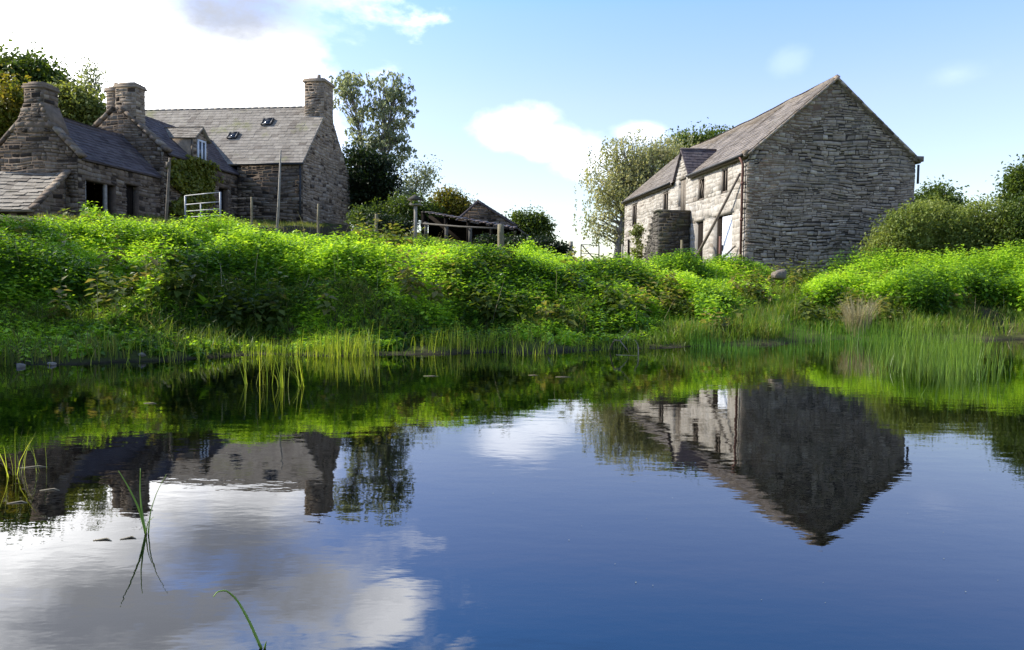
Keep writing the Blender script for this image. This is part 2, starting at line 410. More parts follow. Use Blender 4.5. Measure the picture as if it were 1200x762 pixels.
# nettle banks -------------------------------------------------------
n = 48000
x = rng.uniform(-15, 4.4, n); y = rng.uniform(9.5, 24, n); s = sdist(x, y)
smin = np.interp(x, [-15, -4, .5, 2.2, 3.6, 4.4], [1.7, 1.7, 1.7, 1.3, 2.6, 3.2]); smax = np.interp(x, [-15, -4, .5, 4.2], [7.2, 7.2, 8.4, 7.5])
edge = (vnoise(x, y, .8, 31) - .5) * 1.5 + (vnoise(x, y, 2.2, 32) - .5) * .8
low = (s > smin - 1.0 + edge * .6) & (s <= smin + edge) & (rng.random(n) < .45)
k = ((s > smin + edge) & (s < smax)) | low; x, y, s, smin, low = x[k], y[k], s[k], smin[k], low[k]
up_ = np.interp(x, [-15, -9, -6.5, -4.5, -2.5, -1, 1.5, 4], [1.15, 1.1, .8, .85, .82, .95, 1.0, .9])
hg = (.32 + .52 * mound(x, y)) * up_ * np.clip(.36 + (s - smin) * .20, .34, 1.0) * rng.uniform(.75, 1.2, len(x))
hg = np.where(low, hg * .6, hg)
mb = MB(); nettles(mb, x, y, hg)
o = mb.build('nettles', M['nettle']); tag(o, 'bright green nettles covering the top of the bank below the farmhouse', 'nettles', kind='stuff')
n = 34000
x = rng.uniform(4.0, 25, n); y = rng.uniform(15, 26, n); s = sdist(x, y)
gap = np.exp(-((x - 7.0 - (y - 20) * .36) / .75) ** 2)
edge = (vnoise(x, y, .7, 33) - .5) * 2.2 + (vnoise(x, y, 2.0, 34) - .5) * .8
k = ((s > 3.0 + edge - np.interp(x, [4, 7, 9, 12], [.6, 0, -.2, .4])) | ((s > 1.4) & (vnoise(x, y, .85, 35) > .66))) & (s < 7.6) & (rng.random(n) > gap * .8); x, y, s, gap = x[k], y[k], s[k], gap[k]
hg = (.30 + .60 * mound(x, y)) * np.interp(x, [4, 8, 10, 25], [.85, .95, 1.25, 1.35]) * (1 - .55 * gap) * rng.uniform(.85, 1.12, len(x))
mb = MB(); nettles(mb, x, y, hg, .125, .08)
o = mb.build('nettles', M['nettle']); tag(o, 'bright green nettle bed in front of the stone barn', 'nettles', kind='stuff')

# duller broad-leaved weeds in patches among the nettles
n = 9000
x = rng.uniform(-14, 21, n); y = rng.uniform(9.5, 25, n); s = sdist(x, y)
k = (s > .9) & (s < 6.8) & (vnoise(x, y, .75, 83) + .5 * vnoise(x, y, 2.1, 84) > .93); x, y, s = x[k], y[k], s[k]
mb = MB(); nettles(mb, x, y, rng.uniform(.35, .85, len(x)) * np.clip(.5 + s * .2, .5, 1), .19, 0)
tag(mb.build('bank_weeds', M['weeds']), 'patches of duller broad leaved weeds among the nettles', 'weeds', kind='stuff')
# straw stalks and seed heads standing out of the nettles
n = 520
x = rng.uniform(-13, 20, n); y = rng.uniform(10.5, 24, n); s = sdist(x, y); k = (s > 1.3) & (s < 7) & (vnoise(x, y, .5, 81) > .45); x, y = x[k], y[k]; n = len(x)
mb = MB(); a = rng.random(n) * 6.28
blades(mb, np.stack([x, y, gh(x, y)], 1), rng.uniform(.6, 1.15, n), np.stack([np.cos(a), np.sin(a)], 1) * rng.uniform(0, .4, n)[:, None], rng.uniform(.1, .6, n), rng.uniform(.006, .012, n), rng.random(n))
P = np.stack([x, y, gh(x, y)], 1)
tag(mb.build('straw_grass', M['dry_grass']), 'sparse straw coloured grass stalks standing out of the nettles', 'grass', kind='stuff')

# grasses --------------------------------------------------------------
def grass(name, label, mat, n, xr, yr, sel, hr, wr, bend=.5, lean=.35):
    x = rng.uniform(*xr, n); y = rng.uniform(*yr, n); s = sdist(x, y)
    p = sel(x, y, s); k = rng.random(n) < p; x, y = x[k], y[k]; n = len(x)
    mb = MB(); cl = vnoise(x, y, 1.7, 41)
    h = rng.uniform(*hr, n) * (.6 + .8 * cl)
    a = rng.random(n) * 2 * np.pi
    blades(mb, np.stack([x, y, gh(x, y) - .01], 1), h, np.stack([np.cos(a), np.sin(a)], 1) * (lean * rng.random(n))[:, None],
           np.clip(rng.normal(bend, .25, n), 0, 1.2), rng.uniform(*wr, n), np.clip(rng.normal(.45, .25, n) + (cl - .5) * .4, 0, 1))
    return tag(mb.build(name, mat), label, 'grass', kind='stuff')
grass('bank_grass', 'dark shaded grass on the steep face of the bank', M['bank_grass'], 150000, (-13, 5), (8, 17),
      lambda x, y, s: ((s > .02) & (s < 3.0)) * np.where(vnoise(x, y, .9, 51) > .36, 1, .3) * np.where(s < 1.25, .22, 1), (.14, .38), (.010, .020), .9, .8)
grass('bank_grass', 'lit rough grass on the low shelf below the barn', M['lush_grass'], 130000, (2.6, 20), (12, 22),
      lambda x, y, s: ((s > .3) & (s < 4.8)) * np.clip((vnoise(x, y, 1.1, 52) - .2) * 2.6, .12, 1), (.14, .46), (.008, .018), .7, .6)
grass('shore_grass', 'thin yellow green grass along the far waterline', M['shore_grass'], 30000, (-12, 2.5), (6, 14.5),
      lambda x, y, s: ((s > -.35) & (s < .55)) * np.clip((vnoise(x, y, 1.1, 53) - .36) * 4.5, .03, 1) * np.interp(x, [-7, -5, -3.5, -1, 1, 2.5], [.15, .25, .8, 1, .7, .4]),
      (.16, .44), (.006, .011), .3, .3)
grass('water_grass', 'fine upright grass standing in the shallows before the pale tussock', M['reed'], 12000, (3.2, 8.4), (11.5, 17.5),
      lambda x, y, s: ((s > -1.5) & (s < .8)) * np.clip((vnoise(x, y, .8, 54) - .25) * 2.5, 0, 1), (.22, .5), (.005, .009), .15, .18)
grass('reed_bed', 'tall green rushes standing in the water by the right edge', M['rush'], 42000, (3.5, 12), (7.6, 16.5),
      lambda x, y, s: (s < -.2) * np.exp(-((x - .575 * y) / (.075 * y)) ** 2) * np.clip((vnoise(x, y, 1.0, 55) - .28) * 2.2, 0, 1) * np.interp(y, [8.2, 9.5, 11, 16], [.2, .55, .9, .9]),
      (.42, .95), (.007, .013), .2, .28)
grass('field_grass', 'pale mown grass of the yard before the farmhouse', M['meadow'], 60000, (-24, -2), (18, 47),
      lambda x, y, s: ((s > 7) & (x > -.62 * y)) * .8, (.08, .24), (.012, .028), .7, .6)
grass('field_grass', 'rough grass round the foot of the barn', M['meadow'], 30000, (-2, 26), (22, 46),
      lambda x, y, s: (s > 5.5) * .7, (.10, .34), (.010, .022), .6, .5)

# ------------------------------------------------------------------ masonry and roofs
def stones(mb, P0, U, Nn, iv, z0, z1, hmin, hmax, lmin, lmax, dep=(.015, .055), seed=1, wav=.05, split=.35, jd=.010, gap=(.006, .014), slit=0.0):
    """irregular rubble: wavy courses, some stones split in two or running through; iv(za, zb) gives the free u-intervals of a course"""
    r = random.Random(seed); z = z0
    Z = np.array([0, 0, 1.0]); f1, f2, p1, p2 = r.uniform(.9, 1.6), r.uniform(2.4, 3.6), r.random() * 6, r.random() * 6
    def wv(u, zz):
        e = min(1, (zz - z0) / .3, max(0, (z1 - zz) / .3))
        return wav * max(0, e) * (math.sin(u * f1 + p1 + zz * 1.3) + .6 * math.sin(u * f2 + p2 - zz * 2.1))
    def one(uu0, uu1, za, zz):
        if uu1 - uu0 < .03 or zz - za < .025: return
        if slit and r.random() < slit and zz - za > .075: zz -= r.uniform(.028, .05)
        q = min(.018, (uu1 - uu0) * .2, (zz - za) * .22); j = lambda k=.016: r.uniform(-k, k)
        d = r.uniform(*dep); t = min(1, max(0, r.gauss(.5, .3)))
        if r.random() < .06: t = 0; d *= .15
        if slit: t = max(t, .17)
        V = []
        cs = [(uu0 + j(), za + j()), (uu1 + j(), za + j()), (uu1 + j(), zz + j()), (uu0 + j(), zz + j())]
        mu, mz = (uu0 + uu1) / 2, (za + zz) / 2
        for (du, dz) in cs: V.append(P0 + U * du + Z * (dz + wv(du, dz)) - Nn * .012)
        for (du, dz) in cs:
            du += q if du < mu else -q; dz += q if dz < mz else -q
            V.append(P0 + U * du + Z * (dz + wv(du, dz)) + Nn * (d + j(jd)))
        mb.add(V, [[4, 5, 6, 7], [0, 1, 5, 4], [1, 2, 6, 5], [2, 3, 7, 6], [3, 0, 4, 7]], t)
    while z < z1 - .04:
        h = min(r.uniform(hmin, hmax), z1 - z)
        for (a, b) in iv(z, z + h):
            u = a
            while u < b - .03:
                w = r.uniform(lmin, lmax) * (1.0 if r.random() < .8 else 1.6)
                if b - u - w < lmin * .6: w = b - u
                g = r.uniform(*gap)
                if r.random() < split and h > hmin * 1.25:
                    zm = z + h * r.uniform(.35, .65); um = u + w * r.uniform(.3, .7)
                    one(u + g, u + w - g, z + g, zm - g * .6)
                    if w > lmin * 1.5: one(u + g, um - g, zm + g * .6, z + h - g); one(um + g, u + w - g, zm + g * .6, z + h - g)
                    else: one(u + g, u + w - g, zm + g * .6, z + h - g)
                else: one(u + g, u + w - g, z + g, z + h - g)
                u += w
        z += h

def wall(mb, P0, U, Nn, L, zb, ze, zr=None, holes=(), thick=.45, sh=(.10, .22), sl=(.16, .5), seed=1, ridge=None, dep=(.015, .055), jd=.010, base=.2, gap=(.006, .018), slit=0.0):
    """stone wall from zb to ze, gable to zr; holes are (u0, u1, za, zb); P0 at z = 0 level"""
    P0 = np.array([P0[0], P0[1], 0.0]); U = np.array([U[0], U[1], 0.]); Nn = np.array([Nn[0], Nn[1], 0.]); Z = np.array([0, 0, 1.])
    ridge = L / 2 if ridge is None else ridge
    us = sorted({0, L, *[h[0] for h in holes], *[h[1] for h in holes]}); zs = sorted({zb, ze, *[h[2] for h in holes], *[h[3] for h in holes]})
    zs = [q for q in zs if q <= ze + 1e-6]
    for i in range(len(us) - 1):
        for k in range(len(zs) - 1):
            cu, cz = (us[i] + us[i + 1]) / 2, (zs[k] + zs[k + 1]) / 2
            if any(h[0] < cu < h[1] and h[2] < cz < h[3] for h in holes): continue
            c = P0 + U * cu + Z * cz - Nn * thick / 2
            mb.box(c, U * (us[i + 1] - us[i]) / 2, Nn * thick / 2, Z * (zs[k + 1] - zs[k]) / 2, base)
    if zr:
        A = P0 - Nn * thick
        mb.prism([A + Z * ze, A + U * L + Z * ze, A + U * ridge + Z * zr], Nn * thick, base)
    def iv(a, b):
        m = (a + b) / 2; u0, u1 = 0.0, L
        if m > ze:
            if not zr: return []
            f = (m - ze) / (zr - ze); u0 = ridge * f + .02; u1 = L - (L - ridge) * f - .02
            if u1 - u0 < .1: return []
        segs = [(u0, u1)]
        for h in holes:
            if a < h[3] - .01 and b > h[2] + .01:
                ns = []
                for (p, q) in segs:
                    if h[1] <= p or h[0] >= q: ns.append((p, q)); continue
                    if h[0] - p > .05: ns.append((p, h[0]))
                    if q - h[1] > .05: ns.append((h[1], q))
                segs = ns
        return segs
    stones(mb, P0, U, Nn, iv, zb, zr if zr else ze, sh[0], sh[1], sl[0], sl[1], dep, seed, jd=jd, gap=gap, slit=slit)
    for h in holes:      # lintels, a long slab over each opening
        if h[3] < ze - .1:
            mb.box(P0 + U * (h[0] + h[1]) / 2 + Z * (h[3] + .10) - Nn * .035, U * ((h[1] - h[0]) / 2 + .18), Nn * .06, Z * .09, .7)

def roof(mb, O, U, W, LU, LW, course=.24, width=.30, urange=None, skip=None, sag=None, thick=.10, seed=2, tilt=.022, rag=.012):
    """slates in courses on a sloping plane: O eave corner, U along the eave, W up the slope"""
    r = random.Random(seed); U = np.asarray(U, float); W = nrm(np.asarray(W, float)); O = np.asarray(O, float)
    Nn = np.cross(U, W); Nn = Nn / np.linalg.norm(Nn)
    if Nn[2] < 0: Nn = -Nn
    sg = (lambda u, w: sag(u / LU, w / LW)) if sag else (lambda u, w: 0)
    P = lambda u, w, n: O + U * u + W * w + Nn * (n + sg(u, w))
    ur = urange or (lambda w: (0, LU))
    w = 0.0; row = 0
    while w < LW - .03:
        cw = min(course, LW - w)
        a, b = ur(w + cw / 2)
        u = a - (width * r.random())
        while u < b:
            ww = width * r.uniform(.75, 1.25); u0, u1 = max(u, a), min(u + ww, b); u += ww
            if u1 - u0 < .03: continue
            if skip and skip((u0 + u1) / 2, w + cw / 2): continue
            lo = r.uniform(-rag, rag); n1 = tilt * r.uniform(.7, 1.5); top = w + cw + .06
            t = min(1, max(0, r.gauss(.5, .25)))
            g = .004
            V = [P(u0 + g, w + lo, n1), P(u1 - g, w + lo + r.uniform(-rag, rag) * .5, n1 * r.uniform(.8, 1.2)), P(u1 - g, top, .004), P(u0 + g, top, .004),
                 P(u0 + g, w + lo, n1 - .016), P(u1 - g, w + lo, n1 - .016)]
            mb.add(V, [[0, 1, 2, 3]], t); mb.add([V[4], V[5], V[1], V[0]], [[0, 1, 2, 3]], t)
        w += cw; row += 1
    # the boarded deck under the slates
    nu = max(2, int(LU / .3)); nw = max(2, int(LW / .3))
    for k in range(nw):
        w0, w1 = LW * k / nw, LW * (k + 1) / nw
        a, b = ur((w0 + w1) / 2)
        for i in range(nu):
            u0, u1 = LU * i / nu, LU * (i + 1) / nu
            u0, u1 = max(u0, a), min(u1, b)
            if u1 - u0 < .01: continue
            if skip and skip((u0 + u1) / 2, (w0 + w1) / 2): continue
            T = [P(u0, w0, -.008), P(u1, w0, -.008), P(u1, w1, -.008), P(u0, w1, -.008)]
            B = [P(u0, w0, -thick), P(u1, w0, -thick), P(u1, w1, -thick), P(u0, w1, -thick)]
            F = [[0, 1, 2, 3], [7, 6, 5, 4]]
            if k == 0: F.append([0, 4, 5, 1])
            if i == 0 or u0 == a: F.append([0, 3, 7, 4])
            if i == nu - 1 or u1 == b: F.append([1, 5, 6, 2])
            if k == nw - 1: F.append([3, 2, 6, 7])
            mb.add(T + B, F, .3)

def ridge_tiles(mb, A, B, r=.09, step=.45, sag=None):
    A = np.asarray(A, float); B = np.asarray(B, float); L = np.linalg.norm(B - A); n = int(L / step)
    for i in range(n):
        f0, f1 = i / n, (i + 1) / n - .01 / L
        p, q = A + (B - A) * f0, A + (B - A) * f1
        if sag is not None:
            p = p + np.array([0, 0, sag(f0, 1)]); q = q + np.array([0, 0, sag(f1, 1)])
        mb.tube([p, q], r * .8 * random.uniform(.92, 1.06), 7, random.uniform(.3, .8))

def chimney(mb, cx, cy, U, V, hu, hv, z0, z1, seed=3, flare=.08):
    U = np.array([U[0], U[1], 0.]); V = np.array([V[0], V[1], 0.]); c = np.array([cx, cy, 0.]); Z = np.array([0, 0, 1.])
    mb.box(c + Z * (z0 + z1) / 2, U * hu, V * hv, Z * (z1 - z0) / 2, .35)
    for (P, D, Nn, L) in ((c - U * hu - V * hv, U, -V, 2 * hu), (c + U * hu - V * hv, V, U, 2 * hv), (c + U * hu + V * hv, -U, V, 2 * hu), (c - U * hu + V * hv, -V, -U, 2 * hv)):
        stones(mb, P, D, Nn, lambda a, b: [(0, L)], z0, z1 - .2, .12, .26, .2, .55, (.01, .04), seed); seed += 1
    mb.box(c + Z * (z1 - .14), U * (hu + flare), V * (hv + flare), Z * .055, .6)
    mb.box(c + Z * (z1 - .035), U * (hu + flare * .5), V * (hv + flare * .5), Z * .048, .45)
    mb.box(c + Z * (z1 + .06), U * hu * .75, V * hv * .75, Z * .046, .5)

# ================================================================== BARN
C = at(872.5, 318, 32.0); C[2] = 0
l2 = np.array([-.132, .991]); n2 = np.array([-.991, -.132]); g2 = -n2
l3 = np.array([*l2, 0]); n3 = np.array([*n2, 0]); g3 = -n3; Z3 = np.array([0, 0, 1.])
zb = 1.35; ze = at(875, 179, 32)[2]; WB = 7.5; LB = 18.3
apx = C + g3 * WB / 2; zr = at(981, 92, apx[1])[2]
print('barn', C, ze, zr)
barn = thing('stone_barn', (C[0], C[1], zb), 'big two storey stone barn with slate roof on the right', 'barn')
holes = [(1.38, 3.37, zb, 4.35), (4.68, 5.67, zb, 4.30), (1.96, 2.67, 5.30, 6.40), (4.66, 5.46, 5.28, 6.38), (7.12, 8.2, 4.95, ze), (9.8, 10.7, 4.95, 6.30), (15.6, 16.6, 4.9, 6.25)]
mb = MB(); wall(mb, C, l2, n2, LB, zb, ze, None, holes, .5, (.16, .34), (.22, .75), 11, dep=(.002, .010), jd=.003, base=.45)
mb.build('front_wall', M['front_stone'], barn)
mb = MB(); wall(mb, C + n3 * 0.0, g2, -l2, WB, zb, ze, zr, [(3.75, 5.0, zb, 2.05)], .5, (.08, .20), (.12, .50), 12, dep=(.012, .045), base=0.0, gap=(.000, .006), slit=.36)  # wall core tinted near black: shade of the open joints put into colour
# kneeler stones at the foot of the verges
for u, hw_ in ((-.06, .14), (WB + .08, .2)):
    mb.box(C + g3 * u + Z3 * (ze - .02) - l3 * .02, g3 * hw_, l3 * .14, Z3 * .11, .1)
mb.build('gable_wall', M['gable_stone'], barn)
mb = MB(); wall(mb, C + l3 * LB + g3 * 0, g2, l2, WB, zb, ze, zr, [], .5, (.15, .3), (.3, .8), 13)
mb.build('gable_wall', M['gable_stone'], barn)
mb = MB(); wall(mb, C + g3 * WB, l2, g2, LB, zb, ze, None, [], .5, (.15, .3), (.3, .8), 14)
mb.build('rear_wall', M['gable_stone'], barn)
run = WB / 2; rise = zr - ze; SL = math.hypot(run, rise); wl = (g3 * run + Z3 * rise) / SL; wr_ = (-g3 * run + Z3 * rise) / SL
sagf = lambda f, w: -.22 * math.sin(math.pi * min(max(f, 0), 1)) * w - .035 * math.sin(f * 21) * w - .02 * math.sin(f * 47 + 1) * w
OH = .28
dc, dhw, dz = 7.66, 1.12, 1.42          # dormer over the loft door: centre, half width, height above the eaves
DD = dz / (rise / run)
def dskip(u, w):
    d = w - OH
    if w < OH + .25 and abs(u - .15 - dc) < dhw * .86: return True
    return d * run / SL < DD and abs(u - .15 - dc) < dhw * (1 - max(0, d * run / SL) / DD) * .95
mb = MB()
roof(mb, C - l3 * .15 - wl * OH + Z3 * (ze + .06), l3, wl, LB + .3, SL + OH, .24, .34, None, dskip, sagf, .12, 21)
mb.build('roof_slope', M['barn_slate'], barn)
mb = MB()
roof(mb, C + g3 * WB - l3 * .15 - wr_ * OH + Z3 * (ze + .06), l3, wr_, LB + .3, SL + OH, .24, .34, None, None, sagf, .12, 22)
mb.build('roof_slope', M['barn_slate'], barn)
mb = MB(); ridge_tiles(mb, apx - l3 * .15 + Z3 * (zr + .07), apx + l3 * (LB + .15) + Z3 * (zr + .07), .10, .45, sagf)
mb.build('ridge', M['barn_slate'], barn)
mb = MB()     # pointed stone verge along the gable: thin dark slates bedded on the wall head
for (O_, w_) in ((C - wl * .1 + Z3 * (ze + .0), wl), (C + g3 * WB - wr_ * .1 + Z3 * ze, wr_)):
    k = 0.0
    while k < SL:
        nn = np.cross(l3, w_); nn = nn if nn[2] > 0 else -nn
        mb.box(O_ + w_ * (k + .16) - l3 * .14 - nn * .02, w_ * .155, l3 * .075, nn * random.uniform(.035, .05), random.random()); k += .32
mb.build('verge', M['gable_stone'], barn)
# dormer
dr = thing('dormer', (0, 0, 0), None, None); dr.parent = barn; dr.location = (0, 0, 0); WL[dr.name] = wloc(barn)
mb = MB()
F0 = C + l3 * (dc - dhw) + Z3 * ze; F1 = C + l3 * (dc + dhw) + Z3 * ze; AP = C + l3 * dc + Z3 * (ze + dz)
mb.prism([F0 - n3 * .40 + n3 * .005, F1 - n3 * .40 + n3 * .005, AP - n3 * .40 + n3 * .005], n3 * .40, .5)
stones(mb, C + l3 * (dc - dhw) + n3 * .005, l3, n3, lambda a, b: ([(dhw * f + .05, 2 * dhw - dhw * f - .05)] if (f := ((a + b) / 2 - ze) / dz) < .9 else []), ze + .02, ze + dz, .14, .26, .2, .5, (.01, .03), 31)
mb.build('dormer_wall', M['front_stone'], dr)
mb = MB()
dsl = math.hypot(dhw, dz)
for sgn, sd in ((1, 41), (-1, 42)):
    w_ = (l3 * dhw * sgn + Z3 * dz) / dsl
    base = C + l3 * (dc - sgn * dhw) + Z3 * (ze + .05) - w_ * .12 + n3 * .14
    roof(mb, base, -n3, w_, DD + .30, dsl + .12, .2, .26, (lambda w: (0, .14 + .1 + DD * max(.02, min(1, (w) / dsl)))), None, None, .05, sd)
mb.tube([AP + n3 * .15 + Z3 * .07, AP - n3 * (DD + .1) + Z3 * .07], .06, 6, .4)
mb.build('dormer_roof', M['purple_slate'], dr)
# external stone stair to the loft door
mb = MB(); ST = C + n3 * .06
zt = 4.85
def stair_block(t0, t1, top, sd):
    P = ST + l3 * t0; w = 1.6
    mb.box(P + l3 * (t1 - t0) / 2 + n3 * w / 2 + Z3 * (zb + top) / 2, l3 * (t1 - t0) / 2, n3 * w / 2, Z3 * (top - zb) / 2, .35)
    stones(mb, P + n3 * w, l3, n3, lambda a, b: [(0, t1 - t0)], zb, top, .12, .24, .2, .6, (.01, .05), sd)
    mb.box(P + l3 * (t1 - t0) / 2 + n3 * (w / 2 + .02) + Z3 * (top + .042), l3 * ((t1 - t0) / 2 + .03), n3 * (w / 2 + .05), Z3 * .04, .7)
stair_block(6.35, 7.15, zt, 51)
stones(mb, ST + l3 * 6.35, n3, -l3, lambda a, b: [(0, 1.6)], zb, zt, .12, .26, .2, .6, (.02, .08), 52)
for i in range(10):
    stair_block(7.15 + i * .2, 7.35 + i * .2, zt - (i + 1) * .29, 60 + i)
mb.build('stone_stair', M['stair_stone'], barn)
# windows and doors
def window(u0, u1, z0, z1, slats=0, broken=False):
    mb = MB(); c = C - n3 * .075
    t = .05
    for u in (u0 + t, u1 - t): mb.box(c + l3 * u + Z3 * (z0 + z1) / 2, l3 * t, n3 * .05, Z3 * (z1 - z0) / 2 * .995, .4)
    for z in (z0 + t, z1 - t): mb.box(c + l3 * (u0 + u1) / 2 + Z3 * z, l3 * ((u1 - u0) / 2 - 2 * t), n3 * .045, Z3 * t * .95, .4)
    if broken:
        mb.tube([c + l3 * (u0 + .1) + Z3 * (z0 + .05), c + l3 * (u1 - .2) + Z3 * (z1 - .1)], .025, 4, .5)
        mb.tube([c + l3 * (u0 + .35) + Z3 * (z0 + .05), c + l3 * (u1 - .1) + Z3 * (z1 - .25)], .02, 4, .5)
    else: mb.box(c + l3 * (u0 + u1) / 2 + Z3 * (z0 + z1) / 2, l3 * .03, n3 * .03, Z3 * ((z1 - z0) / 2 - .1), .5)
    f = mb.build('window', M['old_wood'], barn)
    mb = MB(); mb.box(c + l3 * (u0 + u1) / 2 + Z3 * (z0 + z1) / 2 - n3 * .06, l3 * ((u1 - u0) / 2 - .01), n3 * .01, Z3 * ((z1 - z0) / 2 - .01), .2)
    mb.build('shade_backing', M['dark_wood'], f)  # near-black sheet stands in for the shade inside the window opening
window(1.96, 2.67, 5.30, 6.40); window(4.66, 5.46, 5.28, 6.38, broken=True); window(9.8, 10.7, 4.95, 6.30); window(15.6, 16.6, 4.9, 6.25)
def door(u0, u1, z0, z1, mat, rec=.18, label=None, plank=.16):
    mb = MB(); u = u0
    while u < u1 - .02:
        w = min(plank, u1 - u)
        mb.box(C - n3 * (rec + random.uniform(0, .012)) + l3 * (u + w / 2) + Z3 * (z0 + z1) / 2, l3 * (w / 2 - .009), n3 * .025, Z3 * (z1 - z0) / 2, random.random()); u += w
    for z in (z0 + .4, (z0 + z1) / 2, z1 - .35):
        mb.box(C - n3 * (rec + .045) + l3 * (u0 + u1) / 2 + Z3 * z, l3 * ((u1 - u0) / 2 - .04), n3 * .015, Z3 * .06, .4)
    o = mb.build('door', mat, barn)
    if label: o['label'] = label
    return o
d1 = door(1.42, 2.62, zb + .05, 4.28, M['white_paint'], .10, 'white painted plank door')
mb = MB(); mb.box(C - n3 * .055 + l3 * 2.5 + Z3 * 2.9, l3 * .03, n3 * .02, Z3 * .12, .5); mb.build('handle', M['dark_iron'], d1)
door(7.16, 8.16, 4.95, ze - .05, M['old_wood'], .12, 'weathered brown loft door')
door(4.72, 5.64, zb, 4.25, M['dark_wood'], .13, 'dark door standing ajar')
door(2.68, 3.35, zb, 4.33, M['dark_wood'], .16, 'dark panel standing for the shaded opening beside the white door')  # near-black leaf carries the shade of the open half of the doorway
# timber lintel and rusty gutter, downpipe
mb = MB()
mb.tube([C + l3 * .0 + n3 * .24 + Z3 * (ze - .10), C + l3 * 6.4 + n3 * .24 + Z3 * (ze - .07)], .065, 8, .4)
mb.build('gutter', M['dark_iron'], barn)
mb = MB()
mb.tube([C + l3 * 9.0 + n3 * .24 + Z3 * (ze - .08), C + l3 * 18.2 + n3 * .24 + Z3 * (ze - .12)], .065, 8, .4)
mb.build('gutter', M['dark_iron'], barn)
mb = MB()
mb.tube([C + l3 * .22 + n3 * .24 + Z3 * (ze - .15), C + l3 * .18 + n3 * .12 + Z3 * (ze - .45), C + l3 * .16 + n3 * .12 + Z3 * (zb + .2)], .055, 8, .5)
for z in (2.4, 3.9, 5.4): mb.tube([C + l3 * .16 + n3 * .12 + Z3 * z, C + l3 * .16 + n3 * .12 + Z3 * (z + .1)], .075, 8, .3)
mb.build('downpipe', M['rust_iron'], barn)
mb = MB(); mb.tube([C + g3 * (WB + .14) - l3 * .02 + Z3 * (ze - .25), C + g3 * (WB + .14) - l3 * .02 + Z3 * (ze - 1.05)], .05, 8, .5)
mb.build('downpipe', M['dark_iron'], barn)
mb = MB(); mb.box(C + n3 * (-WB / 2) + l3 * LB / 2 + Z3 * (zb + .06), g3 * (WB / 2 - .5), l3 * (LB / 2 - .5), Z3 * .05, .1)
mb.build('earth_floor', M['dark_wood'], barn)

# poles and props by the barn
def pole(name, pts, rad, mat, label, cat, group=None):
    mb = MB(); mb.tube(pts, rad, 7, .5); P = np.asarray(pts[0]); return tag(mb.build(name, mat, base=P, smooth=True), label, cat, group)
def gz(p): return float(gh(p[0], p[1]))
f = C + l3 * 4.2 + n3 * .85; f[2] = gz(f) - .05
pole('leaning_pole', [f, f * .5 + (C + l3 * .4 + n3 * .13 + Z3 * 5.9) * .5 - Z3 * .05, C + l3 * .4 + n3 * .13 + Z3 * 5.9], [.075, .065, .05], M['old_wood'], 'long timber pole leaning diagonally against the barn front', 'pole')
f = C + l3 * 1.9 + n3 * .8; f[2] = gz(f)
pole('leaning_stick', [f, C + l3 * .7 + n3 * .12 + Z3 * 2.9], [.05, .035], M['old_wood'], 'short stick leaning before the white barn door', 'stick')
for u, o_, h, lb, mt in ((4.45, 1.1, 1.5, 'pale wooden post standing before the dark barn doorway', 'pale_post'), (.75, .75, 1.75, 'dark post by the barn corner', 'rust_iron'), (9.2, 2.3, 1.5, 'thin dark post beside the foot of the stone stair', 'dark_wood'), (11.8, 1.9, 1.25, 'low grey post against the far barn front', 'grey_wood')):
    f = C + l3 * u + n3 * o_; f[2] = gz(f) - .1
    pole('wooden_post', [f, f + Z3 * h + n3 * .03], [.07, .06], M[mt], lb, 'post')

# ================================================================== FARMHOUSE
ph = R(8)
fu = np.array([math.cos(ph), -math.sin(ph), 0]); fv = np.array([math.sin(ph), math.cos(ph), 0])
O = at(355, 258, 46.0); O[2] = 0
def HP(u, v, z): return O + fu * u + fv * v + Z3 * z
zg = 4.3
hze = at(355, 190, 46)[2]; hzr = at(361, 126, 50)[2]
print('house', O, hze, hzr)
house = thing('farmhouse', (*O[:2], zg), 'grey stone farmhouse with slate roofs and tall chimneys on the left', 'house')
HL, HD = 13.0, 8.0
mb = MB(); wall(mb, HP(-4.15 - .0, 0, 0), fu, -fv, 4.15, zg, hze, None, [], .5, (.13, .28), (.25, .7), 101)
mb.build('front_wall', M['house_stone'], house)
mb = MB(); wall(mb, HP(0, 0, 0), fv, fu, HD, zg, hze, hzr, [], .5, (.13, .28), (.22, .65), 102)
mb.build('gable_wall', M['house_gable_stone'], house)
mb = MB(); wall(mb, HP(-HL, HD, 0), fu, fv, HL, zg, hze, None, [], .5, (.2, .3), (.3, .8), 103)
wall(mb, HP(-HL, 0, 0), fv, -fu, HD, zg, hze, hzr, [], .5, (.2, .3), (.3, .8), 104)
wall(mb, HP(-HL, 0, 0), fu, -fv, HL - 9.2, zg, hze, None, [], .5, (.2, .3), (.3, .8), 105)
mb.build('rear_wall', M['house_stone'], house)
hrun = HD / 2; hrise = hzr - hze; hs = math.hypot(hrun, hrise)
wf = (fv * hrun + Z3 * hrise) / hs; wb = (-fv * hrun + Z3 * hrise) / hs
mb = MB(); roof(mb, HP(-HL - .1, 0, hze + .06) - wf * .25, fu, wf, HL + .12, hs + .25, .30, .42, None, None, None, .12, 111, .018, .02)
mb.build('roof_slope', M['house_slate'], house)
mb = MB(); roof(mb, HP(-HL - .1, HD, hze + .06) - wb * .25, fu, wb, HL + .12, hs + .25, .30, .42, None, None, None, .12, 112, .03)
mb.build('roof_slope', M['house_slate'], house)
mb = MB(); ridge_tiles(mb, HP(-HL, HD / 2, hzr + .06), HP(.0, HD / 2, hzr + .06), .10, .42); mb.build('ridge', M['house_slate'], house)
ctop = at(378, 96, 50)[2]
